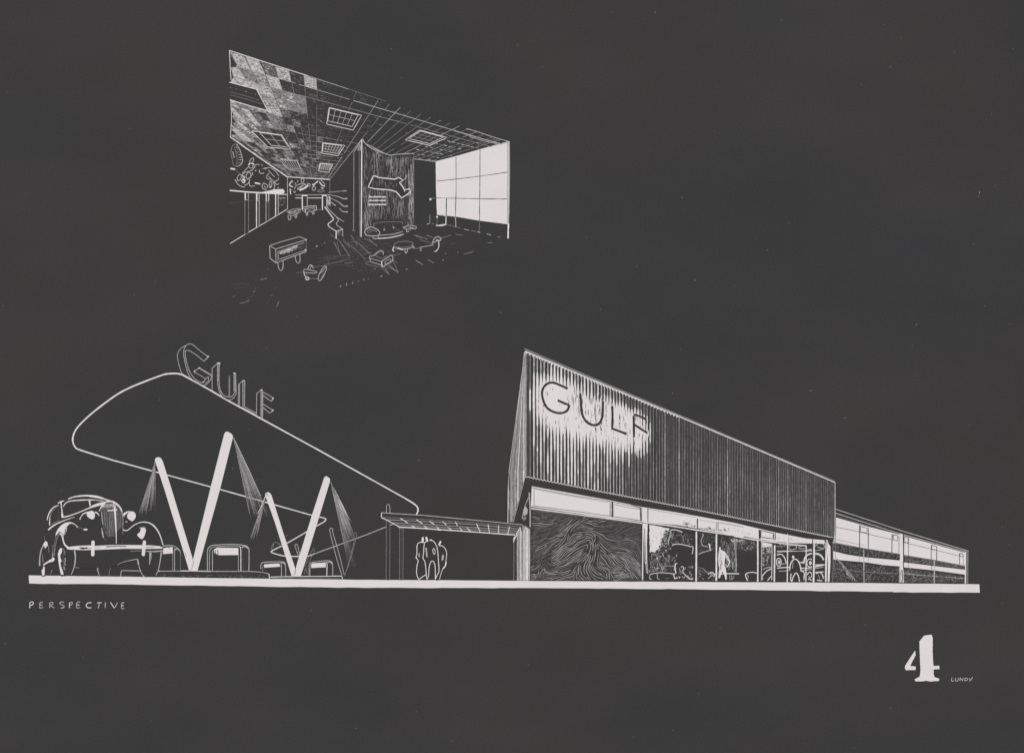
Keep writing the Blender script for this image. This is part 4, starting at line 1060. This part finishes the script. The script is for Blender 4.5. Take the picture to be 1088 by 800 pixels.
# walls of the room
fl = lambda u: R7.p(65, 195)[1] + (R3.p(530, 705)[1] - R7.p(65, 195)[1]) * (u - 244.6) / (304.6 - 244.6)
lw = thing('left_wall', (275, 240), 'left wall of the room with white posts under a bright ledge', 'wall')
k = Mark(1)
k.fill([(244.6, 146), (305.2, 188.5), (305, 222.5), (244.6, 258.7)], 'paper').up()
k.line([(244.6, 258.7), (262, 248), (285, 234.5), (304.6, 222.5)], .75, 'ink', smooth=False).line(R3("70,655 180,640 300,630"), .4, 'dim').line(R3("537,440 537,705"), .7, 'pale')
k.build('panel', lw)
k = Mark(2); k.fill(R3("70,545 200,558 330,565 370,556 430,543 500,540 516,558 505,578 440,582 330,576 200,568 70,556"), 'ink').line(R3("430,560 430,540"), 1.2).line(R3("440,582 535,585"), .7); k.build('ledge', lw)
for u1, u2, mt, yt in ((192, 222, 'grey', 570), (286, 308, 'ink', 576), (363, 386, 'pale', 580), (441, 462, 'ink', 582)):
    k = Mark(2); p1, p2 = R3.p(u1, yt), R3.p(u2, yt)
    k.fill([p1, p2, (p2[0], fl(p2[0])), (p1[0], fl(p1[0]))], 'paper').up()
    k.line([p1, (p1[0], fl(p1[0]))], 1.0 if mt == 'ink' else .65, mt).line([p2, (p2[0], fl(p2[0]))], .8 if mt == 'ink' else .55, 'pale' if mt == 'ink' else 'grey')
    if u1 in (192, 363, 286): k.line([R3.p(u1 + 3, yt), R3.p(u1 + 3, yt + 55)], 1.3 if u1 != 363 else .9, 'ink').line([R3.p(u2 - 1, yt), R3.p(u2 - 1, yt + 52)], .8, 'ink').line([R3.p(u1, yt + 58), R3.p(u2, yt + 58)], .6, 'pale')
    k.build('post', lw)
k = Mark(2); hatch(k, R3("470,600 515,600 515,680 470,690"), 40, 1.3, (.6, 2.6), (.25, .45), ['dim', 'grey'], jit=.6); k.line(R3("455,612 520,612"), .6, 'pale').build('shelf_goods', lw)
ml = thing('wall_mural', R3.p(290, 540), 'looping white line mural of tyre and engine parts on the left wall', 'mural')
S1 = Tile(240, 145, 13.33); S2 = Tile(300, 180, 11.43); S3 = Tile(325, 225, 7.253)
k = Mark(3)
k.lines(S1, "72,180 76,260 92,330 106,400 150,425", "75,220 82,160 105,122 140,105 175,122", "120,150 150,250 160,330 152,400", w=.6, mat='grey')
k.lines(S1, "150,112 190,170 220,250 236,340 224,386", "150,418 180,420 226,384", w=.75, mat='pale').line(S1("98,212 108,260 120,304"), .9, 'pale')
for t in ("158,178 192,190", "168,215 206,222", "178,255 216,262", "185,295 226,297", "180,332 236,330", "170,376 226,370", "140,150 165,158", "165,230 150,215"): k.line(S1(t), .65, rnd.choice(['pale', 'grey']))
k.build('tyre_drawing', ml)
k = Mark(3)
k.line(S1("65,455 95,458 132,466"), 1.7, 'ink').line(S1("138,472 200,532"), .4, 'grey').line(te(S1, 366, 345, 22, 44, rot=.5), .8, 'pale', closed=True).line(S1("320,402 345,382 385,386 400,402"), 1.2)
k.lines(S1, "325,395 332,440 375,445 384,402", "230,525 270,480 322,430", "300,610 350,570 380,530 370,505", w=.7, mat='pale')
k.lines(S1, "225,548 270,510 340,490 382,468 406,428", "130,608 165,670 215,706 272,718", "342,610 310,670 262,692", w=.85, mat='pale')
k.line(te(S1, 190, 582, 26, 46, rot=.4), .75, 'pale', closed=True).line(te(S1, 320, 556, 32, 48, rot=.35), .85, 'pale', closed=True)
k.lines(S1, "228,560 262,570 248,602", "225,640 258,656 270,612", "218,628 250,610 280,632", "240,590 265,640", w=1.0)
k.lines(S1, "330,640 344,702 410,700", "410,442 414,410 455,393 468,412", "412,492 430,476", "478,470 474,502 508,526 540,514", "498,402 522,406", w=.8, mat='pale').line(S1("410,658 445,664 486,672"), 1.5)
k.lines(S1, "520,456 580,444 640,446 700,490 752,562", "600,480 640,520 692,572", "612,520 578,560 584,600 640,602", "600,560 640,600 682,636 740,612 746,580", w=.7, mat='pale').line(S1("545,452 575,458"), 1.2, 'pale')
k.lines(S1, "548,650 516,690 526,742 580,752", "545,668 592,690 584,732", "690,640 715,682 752,668", "676,640 690,700 680,745", "545,700 560,725", w=.85, mat='pale').line(te(S1, 636, 672, 16, 44), .8, 'pale', closed=True).dot(S1.p(630, 716), 1.0).dot(S1.p(742, 725), .7, 'pale')
k.build('engine_drawing', ml)
bw = thing('back_wall', (330, 222), 'far back wall of the room with white door frames and mural', 'wall')
k = Mark(1)
k.fill([(305.4, 188), (350.5, 191), (350.5, 222), (305.4, 222)], 'paper').up()
k.lines(S2, "122,135 85,188 126,212", "375,190 405,165 436,140", "450,150 480,190 516,206", "95,236 98,270 100,302", "363,178 386,196", w=1.1)
k.lines(S2, "100,150 132,155", "150,186 166,160", "148,242 160,204 220,176 282,176", "186,130 190,156", "178,236 240,196 256,190 202,240 178,236", "300,168 336,180 330,212", "470,130 508,170 516,196", "84,240 112,250", "134,260 146,282 162,264", "262,180 300,196", "470,215 500,235", w=.75, mat='pale')
k.line(te(S2, 245, 135, 17, 26), .7, 'pale', closed=True).line(te(S2, 382, 231, 20, 24), .8, 'pale', closed=True).line(te(S2, 470, 262, 42, 13), .7, 'grey', closed=True).line(S2("208,254 270,226 316,190"), 1.8).dot(S2.p(483, 226), .8)
k.line(R3("600,588 880,586"), .6, 'pale').line(R3("600,612 855,612"), .7, 'ink').line(R3("880,462 880,580"), .45, 'grey').line(R3("770,708 842,705"), .5, 'grey')
k.build('panel', bw)
for us in ((657, 697), (820, 855)):
    k = Mark(2); k.fill([R3.p(us[0], 590), R3.p(us[1], 590), R3.p(us[1], 706), R3.p(us[0], 706)], 'paper').up().line([R3.p(us[0], 588), R3.p(us[0], 708)], 1.1).line([R3.p(us[1], 590), R3.p(us[1], 678 if us[0] == 657 else 700)], .8, 'pale').line([R3.p(us[0], 592), R3.p(us[1], 592)], 1.2); k.build('door_frame', bw)
sh = thing('wall_shelf', R3.p(950, 700), 'stack of thin receding shelves on the dark right wall of the far room', 'shelf')
k = Mark(2)
k.line(R3("870,567 940,560 1012,554"), 1.0, 'grey').line(R3("985,556 1014,554"), 1.3, 'pale')
for a in ("882,588 950,602 990,618 1022,616", "882,612 950,645 990,678 1026,678", "890,645 925,675", "955,694 985,722 1024,724"): k.line(R3(a), lambda t: .5 + .8 * t * t, 'pale')
hatch(k, R3("852,588 886,588 886,690 852,680"), 40, 1.5, (1, 4), (.4, .7), ['pale', 'grey', 'ink'], jit=.1)
k.build('boards', sh)

# partition with map
pt = thing('partition_wall', R4.p(300, 650), 'freestanding wood grained partition with bright front edge', 'wall')
PF = R4("125,52 165,95 230,130 320,160 478,150 478,640 300,655 128,690")
k = Mark(3); k.fill(PF, 'paper').up()
for q in range(820):
    u = rnd.uniform(132, 476); v = rnd.uniform(95, 630); ln = rnd.uniform(12, 75)
    top_v = 60 + (u - 125) * .55 if u < 320 else 158
    if v < top_v: v = top_v + rnd.uniform(0, 30)
    if v + ln > 640: ln = 640 - v
    if 200 < u < 400 and v + ln > 605: continue
    wob = rnd.uniform(-9, 9)
    br = .5 + .8 * noise.noise(Vector((u * .02, v * .006, 2)))
    mt = 'pale' if br > .95 else ('grey' if br > .25 else 'dim')
    k.line([R4.p(u, v), R4.p(u + wob * .6, v + ln * .5), R4.p(min(477, u + wob * .3), v + ln)], rnd.uniform(.28, .52), mt, taper=.3)
for q in range(50):
    u = rnd.uniform(140, 180); v = rnd.uniform(420, 660); k.line([R4.p(u, v), R4.p(u + 3, v + rnd.uniform(20, 50))], .35, rnd.choice(['grey', 'pale', 'dim']))
hatch(k, R4("440,170 477,160 477,620 440,620"), 60, 1.57, (3, 12), (.3, .5), ['grey', 'pale'], jit=.05)
k.line(R4("130,55 165,95 230,130 320,160"), .9, 'pale').line(R4("478,152 478,400 477,630"), .45, 'grey', smooth=False).line(R4("320,160 400,150 478,148"), .7, 'pale')
k.build('wood_face', pt)
k = Mark(4); k.fill(R4("70,135 125,50 130,60 128,700 118,715 105,700 68,675"), 'paper').up()
k.line(R4("124,52 123,300 120,715"), 1.2, 'ink', smooth=False).line(R4("106,135 108,400 110,712"), .55, 'grey', smooth=False).line(R4("70,135 70,400 68,674"), .9, 'grey', smooth=False).line(R4("124,52 98,95 72,135"), .6, 'pale').line(R4("58,672 78,674"), .7, 'grey')
hatch(k, R4("124,55 80,132 122,132"), 45, 1.4, (1, 4), (.3, .6), ['pale', 'grey'], jit=.3)
k.build('edge', pt)
k = Mark(5)
k.fill(R4("205,298 350,325 375,312 405,330 380,345 415,395 455,400 395,450 320,395 170,378"), 'paper').up()
hatch(k, R4("205,300 350,328 378,345 405,392 360,405 200,382 175,376"), 45, 1.5, (2, 7), (.3, .45), ['dim', 'grey'], jit=.15)
k.line(R4("205,298 240,311 300,318 350,323 375,311 405,330 380,345 398,368 416,396 446,388 456,408 425,432 395,450 376,428 358,408 320,396 215,388 168,377 185,338 205,298"), 1.15, 'ink', smooth=False)
k.line(R4("405,330 422,315 428,297"), .9, 'pale').line(R4("412,395 416,408"), .7)
tag(k.build('map_outline'), 'white coastline outline of a state mounted on the wood grained partition', 'map')
k = Mark(5)
for y, x1 in ((443, 286), (468, 284), (495, 288)):
    x = 174
    while x < x1:
        w_ = rnd.uniform(5, 13); k.cap(R4.p(x, y + rnd.uniform(-1, 1)), R4.p(min(x + w_, x1), y + rnd.uniform(-1, 1)), rnd.uniform(.9, 1.5), 'ink')
        k.line([R4.p(x + 2, y - rnd.uniform(4, 9)), R4.p(x + 2, y + rnd.uniform(3, 9))], .7, 'pale'); x += w_ + rnd.uniform(0, 3)
tag(k.build('wall_lettering'), 'three short bars of illegible white lettering below the map outline', 'lettering')
k = Mark(2); k.fill(R4("482,192 628,206 632,615 480,632"), 'paper').up().line(R4("588,560 590,625"), .5, 'grey').line(R4("500,634 545,628"), .35, 'dim')
tag(k.build('dark_wall'), 'plain dark wall recess between the wood partition and the window', 'wall')

# window wall
ww = thing('window_wall', R8.p(350, 655), 'bright white gridded window wall at the right end of the room', 'window')
k = Mark(3)
k.fill(rag(R8("86,215 230,178 400,128 606,76 604,300 598,656 400,630 230,602 95,588 88,400"), 8, .12), 'ink').up()
for t in ("95,350 230,335 400,315 598,286", "92,470 230,471 400,475 592,476", "230,180 231,400 226,602", "400,128 399,400 396,632"):
    k.line(R8(t), .75, 'dim', smooth=False, rough=.3)
k.line(R8("596,82 597,300 594,650"), .5, 'grey', smooth=False).line(R8("52,470 100,468 160,471"), .8, 'dim', smooth=False)
k.build('pane', ww)
k = Mark(4); k.fill(R8("602,76 611,72 612,300 608,560 604,656 598,656 602,400"), 'pale').up().line(R8("602,650 600,700 599,755"), 1.6, 'ink').line(R8("396,634 395,680 394,712"), .5, 'grey').line(R8("226,604 228,640 229,676"), .8, 'pale'); k.build('frame', ww)
k = Mark(4); k.fill(R8("95,470 160,470 158,655 95,665"), 'ink').up().fill(R8("93,588 160,598 158,652 97,662"), 'paper').up().line(R8("162,472 161,598"), 1.0, 'dim').line(R8("160,598 158,655"), .9, 'ink').line(R8("158,655 130,664 88,664"), 1.2, 'ink').line(R8("96,604 95,660"), .5, 'grey').dot(R8.p(96, 604), 1.1, 'ink').line(R8("130,592 142,588"), .6, 'dim'); door_ = k.build('door', ww)
k = Mark(4); k.dot(R8.p(49, 478), 1.2, 'ink').line(R8("49,478 66,472 80,470"), .5, 'grey').line(R8("42,590 42,650"), .4, 'grey'); k.build('door_handle', door_)

# floor of the room
k = Mark(1)
FLP = R6("0,180 90,195 420,110 540,110 690,125 1040,210 800,290 610,340 370,400 210,445 25,495") 
k.line(R8("160,657 195,664 222,674"), .5, 'grey')
for t in ("236,676 262,684", "285,688 322,698", "335,700 372,706", "380,708 402,714", "450,722 476,732", "525,742 545,748", "22,655 42,650", "60,652 76,652"): k.line(R8(t), rnd.uniform(.5, .9), rnd.choice(['grey', 'pale']))
for t in ("10,180 60,235 110,288", "52,188 90,225 130,262", "100,200 140,218 182,245", "0,232 60,285 110,335", "0,270 30,300", "20,212 70,262", "275,328 318,362", "285,340 322,420", "212,388 262,432", "250,378 322,420", "460,210 520,228", "420,178 470,200", "440,345 465,360", "520,340 550,360"):
    k.line(R6(t), rnd.uniform(.4, .6), rnd.choice(['dim', 'grey']))
for t in ("108,355 180,342", "100,300 150,290", "230,290 320,270 360,262", "280,310 340,300", "110,365 200,385", "420,270 480,258", "600,235 630,225", "650,240 690,232", "580,205 660,180", "690,175 740,182", "890,178 915,172", "895,230 925,228"):
    k.line(R6(t), rnd.uniform(.4, .6), rnd.choice(['dim', 'grey']))
for u, v in ((28, 488), (65, 475), (95, 465), (125, 462), (150, 458), (208, 445), (370, 400), (430, 375), (480, 372), (605, 342), (672, 320), (742, 302), (620, 298), (170, 398), (700, 290)): k.line([R6.p(u, v), R6.p(u + rnd.uniform(2, 14), v - rnd.uniform(0, 5))], rnd.uniform(.5, .9), rnd.choice(['grey', 'dim', 'pale']))
k.line(R6("745,302 775,295 805,285"), .6, 'grey')
for t in ("640,410 652,460 665,515", "665,400 700,465 740,530", "690,385 740,455", "750,360 800,440", "720,420 790,500", "560,510 580,600"): k.line(R5(t), rnd.uniform(.35, .5), rnd.choice(['dim', 'dim', 'grey']))
for t in ("500,570 640,530 720,520", "540,590 620,575 740,545", "560,550 640,540", "620,590 740,600", "560,625 595,628", "500,545 600,520", "760,470 800,460", "700,580 760,570"): k.line(R5(t), rnd.uniform(.35, .5), rnd.choice(['grey', 'dim']))
k.dot(R5.p(485, 447), .8, 'pale').dot(R5.p(545, 422), .6, 'grey').line(R5("440,470 460,460"), .4, 'dim').line(R5("570,410 600,400"), .4, 'dim')
for u, v in ((668, 762), (712, 745), (760, 735), (715, 750)): k.line([R5.p(u, v), R5.p(u + 3, v - 16)], .6, 'grey')
for t, w, mt in (("285,456 308,452 330,447", .7, 'grey'), ("80,580 92,578 106,574", 1.0, 'dim'), ("132,628 165,622 196,608", .5, 'grey'), ("196,608 240,545 248,512", .4, 'dim'), ("400,652 418,614", .6, 'grey'), ("330,635 346,600", .4, 'dim'), ("352,570 374,570", .9, 'dim'), ("70,488 200,490", .35, 'dim'), ("90,520 190,512", .35, 'dim'), ("230,545 242,540", .7, 'grey'), ("336,375 340,388", .5, 'dim'), ("190,615 200,606", .8, 'grey'), ("240,460 330,448", .3, 'dim'), ("380,520 400,512", .35, 'dim')):
    k.line(R7(t), w, mt)
for u, v in ((862, 506), (906, 496), (950, 482), (992, 466), (1030, 456)): k.dot(R7.p(u, v), .75, 'grey')
FG = S3("215,235 330,200 560,190 760,210 720,330 640,490 420,470 300,430 80,430 60,380 170,330")
for x_ in range(15):
    p_ = (356 + x_ * 6.6, 296)
    d_ = lerp(VP1, p_, .3)
    gridline(d_, (p_[0] + (p_[0] - VP1[0]) * .2, p_[1] + (p_[1] - VP1[1]) * .2), .34, 'dim', .42, FG)
for y_ in range(12):
    p_ = (330, 262 + y_ * 3.6)
    gridline(p_, lerp(p_, VP2, .32), .34, 'dim', .3, FG)
for t in ("215,232 270,335", "245,205 340,346", "285,215 340,275", "350,180 386,240", "390,225 490,322", "485,210 548,264", "600,420 642,484", "640,410 712,470", "845,180 940,212", "930,180 980,200", "845,375 905,410", "940,368 985,395"): k.line(S3(t), rnd.uniform(.5, .75), 'grey')
tag(k.build('floor'), kind='structure')

LW[0] = .9
# furniture of the room
co = thing('counter', R5.p(630, 390), 'zigzag fronted counter running along the dark right side of the far room', 'counter')
k = Mark(3); k.fill(R5("545,150 575,150 655,245 640,270 685,310 685,370 635,392 585,350 572,285 615,240"), 'paper').up()
k.line(S2("515,455 560,515 600,570 621,603 592,634 556,664 572,697 640,742 658,752"), lambda t: 1.15 - .3 * t).line(S2("540,455 580,500 640,560 676,602 682,622 656,654 672,684 722,718 728,735"), .8, 'pale').line(S2("660,752 700,738 728,726"), .75).line(S2("620,545 690,600 748,634"), .6, 'pale')
k.line(R5("634,332 634,390"), 1.3).line(R5("684,312 685,372"), .8, 'pale').line(R5("585,352 632,386"), .5, 'grey').line(R5("568,290 575,320"), .5, 'dim')
for x in (645, 653, 661, 668, 676): k.line(R5(f"{x},{338 - (x - 640) * .4} {x},{378 - (x - 640) * .3 - rnd.uniform(0, 20)}"), .5, rnd.choice(['grey', 'pale', 'dim']))
k.build('body', co)
def console(label, base, body, lines_, glows, legs, layer=3):
    o = thing('display_console', base, label, 'display case', 'display consoles on short legs')
    q = Mark(layer); q.fill(body, 'paper').up()
    for t, w, mt in lines_: q.line(R5(t), w, mt, smooth=False)
    for a in glows: a(q)
    q.build('cabinet', o)
    for t in legs: q = Mark(layer); q.line(R5(t), .85, 'pale'); q.build('leg', o)
console('large display console with softly lit front on the near floor', R5.p(260, 630), R5("120,445 200,415 350,374 405,396 402,490 170,578 122,540"),
        [("120,445 160,430 200,416 280,394 350,374 405,396", .75, 'pale'), ("120,445 166,470 290,432 404,398", .8, 'pale'), ("166,470 170,578", .7, 'pale'), ("120,445 123,540 170,578", .9, 'pale'), ("404,398 402,490", .6, 'grey'), ("170,576 290,532 402,490", .85, 'pale'), ("186,488 290,452 388,420", .5, 'pale'), ("186,486 188,552 290,516 398,478", .6, 'pale'), ("176,480 180,560", .5, 'grey')],
        [lambda q: hatch(q, R5("192,490 260,462 350,430 355,455 300,485 215,512"), 80, -.35, (.8, 3), (.4, .8), ['pale', 'grey', 'ink', 'pale'], jit=.5),
         lambda q: hatch(q, R5("340,430 392,420 392,470 340,485"), 20, -.35, (.6, 2.4), (.25, .45), ['dim', 'grey'], jit=.5),
         lambda q: q.fill(R5("200,492 250,470 300,456 330,440 340,452 290,474 225,502 204,506"), 'pale').fill(R5("195,495 215,485 230,492 212,508 198,506"), 'ink').dot(R5.p(398, 478), 1.3, 'pale').dot(R5.p(402, 400), .8, 'ink')],
        ["184,562 186,600 196,628 210,634 222,618 224,555", "318,522 324,562 340,578 354,566 354,510"])
console('small pale display console left of the two in front of the back wall', R5.p(300, 245), R5("248,182 300,160 355,154 358,186 300,216 258,206"),
        [("250,182 300,162 355,155 357,186 300,214 260,206", .6, 'pale'), ("258,186 310,176 356,164", .5, 'ink')],
        [lambda q: hatch(q, R5("254,184 352,158 354,184 300,212 262,204"), 60, -.25, (.8, 3.5), (.35, .65), ['grey', 'pale', 'grey'], jit=.3)], ["262,212 266,238 272,244 284,236 280,214", "316,204 318,224 326,226 330,205"])
console('small dark fronted display console right of the two in front of the back wall', R5.p(430, 208), R5("378,146 480,134 483,170 400,190 377,176"),
        [("380,146 430,138 480,135 483,168", .6, 'ink'), ("378,150 378,176 400,188 483,170", .6, 'pale'), ("395,155 396,182", .9, 'ink'), ("396,156 476,142", .5, 'pale')],
        [lambda q: hatch(q, R5("398,158 478,144 478,166 400,182"), 30, -.2, (.6, 2.2), (.3, .5), ['grey', 'dim', 'pale'], jit=.5)], ["402,188 404,206 412,206 414,186", "448,180 452,198 462,198 462,176"])
def furn(name, label, cat, base, t, poly, strokes, layer=3, group=None, extra=None, parts=()):
    o = thing(name, base, label, cat, group)
    q = Mark(layer); q.fill(poly, 'paper').up()
    for s_, w, mt in strokes: q.line(t(s_), w, mt)
    if extra: extra(q)
    q.build(parts[0] if parts else 'seat', o)
    for pn, st in parts[1:]:
        q = Mark(layer + 1)
        for s_, w, mt in st: q.line(t(s_), w, mt)
        q.build(pn, o)
furn('armchair', 'tilted armchair with scooped seat on the near floor right of the large console', 'chair', R5.p(460, 715), R5, R5("380,640 430,592 460,610 545,598 560,608 530,690 510,716 410,706 390,680"),
     [("380,638 395,626 440,634 482,644 476,656 430,654 395,650 380,640", .75, 'pale'), ("384,650 392,675 408,692", .8, 'ink'), ("460,610 500,602 535,600", .45, 'grey'), ("425,698 460,698 495,700", .5, 'grey'), ("326,653 380,648", .45, 'grey'), ("320,686 350,678 386,672", .4, 'dim'), ("400,655 420,690", .5, 'grey')],
     parts=('seat', ('backrest', [("414,626 424,602 438,592 452,604 456,618", .9, 'pale'), ("430,630 436,612 444,600", .6, 'pale')]),
            ('arm', [("545,600 520,632 502,668 496,700 508,716 530,690 552,645 560,606 545,600", .8, 'pale'), ("502,668 535,632 556,608", .6, 'pale'), ("512,706 540,665 556,640", .6, 'grey'), ("515,690 535,670 530,655", .6, 'grey'), ("520,650 545,640", .5, 'grey')]),
            ('foot', [("398,692 404,706 420,706 424,694 410,688", 1.0, 'ink')])))
furn('armchair', 'boxy armchair with square arms in front of the round coffee table', 'chair', R6.p(215, 385), R6, R6("138,318 165,308 208,278 226,290 224,308 282,308 284,345 220,386 145,352"),
     [("140,330 146,350 180,362 212,374", .75, 'pale'), ("140,330 180,340 214,350", .6, 'pale'), ("165,310 190,320 216,328 250,312", .6, 'grey'), ("214,350 218,384", 1.1, 'ink')],
     parts=('seat', ('backrest', [("162,312 180,296 208,280 224,288 224,306", .9, 'pale'), ("172,312 200,292 215,288", .6, 'grey')]),
            ('arm', [("214,350 245,328 280,310 284,344 250,366 220,386", .95, 'pale'), ("236,350 270,334 271,350 240,366 236,350", .6, 'pale')]),
            ('arm', [("162,312 140,316 136,328 146,332", .8, 'pale')])))
furn('coffee_table', 'round coffee table on short legs between the sofa and the boxy armchair', 'table', R6.p(355, 295), R6, te(R6, 355, 245, 66, 24),
     [], extra=lambda q: (q.line(te(R6, 355, 240, 62, 20, rot=-.06), .7, 'grey', closed=True), q.line(te(R6, 355, 248, 66, 22, rot=-.02, a0=.1, a1=3.0), .8, 'pale')),
     parts=('tabletop', ('leg', [("292,256 286,278 296,284", 1.1, 'ink')]), ('leg', [("318,262 335,270 352,274", 1.3, 'ink')]), ('leg', [("364,268 368,296 380,284 378,268", .9, 'pale')]), ('leg', [("412,248 420,262 428,258", .8, 'pale')])))
furn('lounge_chair', 'light reclining lounge chair nearest to the bright window wall', 'chair', R6.p(565, 285), R6, R6("465,255 545,242 532,226 560,196 582,190 597,206 582,218 580,262 560,287 550,282 552,256 470,266"),
     [("464,258 500,252 548,244", .7, 'pale'), ("470,262 462,282", .8, 'pale'), ("535,238 560,222 580,214", .9, 'pale'), ("520,230 545,240", .6, 'grey')],
     parts=('seat', ('backrest', [("540,230 556,200 578,190 595,204 588,216 570,208 565,222", 1.0, 'pale')]), ('leg', [("580,215 582,250 574,272 558,286", .9, 'ink'), ("548,286 570,284", .6, 'pale')]), ('leg', [("458,256 466,280 476,282", .7, 'grey')])))
furn('sofa', 'long dark sofa with rounded end against the wood grained partition', 'sofa', R6.p(260, 205), R6, R6("105,160 118,140 150,124 180,100 260,94 345,95 355,112 360,160 355,178 300,192 200,205 165,202 120,182"),
     [("200,182 250,178 300,172 352,156", .85, 'pale'), ("188,202 250,198 300,190 345,178", 1.1, 'ink'), ("345,178 358,172", .9, 'pale')],
     extra=lambda q: (q.dot(R6.p(231, 145), .9, 'pale'), q.dot(R6.p(291, 132), .9, 'pale'), q.line(R6("230,120 231,145"), .35, 'grey'), q.line(R6("288,108 290,132 330,150"), .35, 'grey')),
     parts=('seat', ('backrest', [("160,124 182,102 260,95 342,96 350,108", .6, 'grey')]), ('arm', [("105,160 114,142 145,128 175,138 196,152 202,170 182,184 120,182 105,160", 1.05, 'pale'), ("120,160 145,145 185,158", .8, 'grey'), ("125,168 160,152", .5, 'grey')]), ('leg', [("155,186 166,202 190,200 192,186", 1.0, 'pale')])))
furn('side_table', 'small low side table at the right end of the sofa', 'table', R6.p(390, 160), R6, R6("348,130 400,117 438,126 430,142 380,148"),
     [("350,132 375,122 405,118 436,126 430,140 400,136 380,144 350,132", .85, 'pale'), ("360,132 400,128", .6, 'grey'), ("395,130 420,134", .7, 'pale')],
     parts=('tabletop', ('leg', [("374,146 376,160 392,154", .9, 'pale')]), ('leg', [("402,140 400,152", .8, 'grey')])))

LW[0] = 1.0
# stray dust specks of the print
k = Mark(1)
for x, y, l, a in ((1040.5, 206, 3.2, 1.45), (1039.5, 209, 1.2, .6), (445, 490, 1.8, 1.5), (724, 210, 1, .4), (815, 266, 1.2, 1.2), (973, 345, 1.2, .3), (531, 332, 1.3, .4), (714, 418, 1.1, .2), (415, 52, 1, .5), (378, 774, 1.2, .6), (5, 684, 1, .3), (860, 415, 2.5, .1), (897, 444, 2, .1), (247, 498, 1, .9)):
    k.line([(x, y), (x + l * math.cos(a), y - l * math.sin(a))], .55, 'grey')
for q in range(34): k.dot((rnd.uniform(4, 1084), rnd.uniform(4, 796)), rnd.uniform(.2, .42), rnd.choice(['dim', 'dim', 'grey']))
tag(k.build('dust'), kind='stuff')

# ------------------------------------------------------------------ light, sky, camera
w = bpy.data.worlds.new('World'); sc.world = w; w.use_nodes = True
nt = w.node_tree
sky = nt.nodes.new('ShaderNodeTexSky'); sky.sky_type = 'NISHITA'; sky.sun_disc = False
EL, AZ = math.radians(52), math.radians(-35)
sky.sun_elevation = EL; sky.sun_rotation = AZ
bg = nt.nodes['Background']; bg.inputs['Strength'].default_value = 0.06
nt.links.new(sky.outputs['Color'], bg.inputs['Color'])
sl = bpy.data.lights.new('sun', 'SUN'); sl.energy = 3.0; sl.angle = math.radians(10); sl.color = (1.0, 0.93, 0.86)
so = bpy.data.objects.new('sun', sl); col.objects.link(so)
d = Vector((math.sin(AZ) * math.cos(EL), math.cos(AZ) * math.cos(EL), math.sin(EL)))
so.rotation_euler = (-d).to_track_quat('-Z', 'Y').to_euler()
so.location = d * 3
cd = bpy.data.cameras.new('camera'); cam = bpy.data.objects.new('camera', cd); col.objects.link(cam)
HT = 2.0
cam.location = (0, 0, HT); cam.rotation_euler = (0, 0, 0)
cd.sensor_fit = 'HORIZONTAL'; cd.sensor_width = 36.0; cd.lens = 36.0 * HT / 1.088
cd.clip_start = 0.05; cd.clip_end = 500.0
sc.camera = cam
vs = sc.view_settings
vs.view_transform = 'Standard'; vs.look = 'None'; vs.exposure = 0.0; vs.gamma = 1.0; vs.use_curve_mapping = False
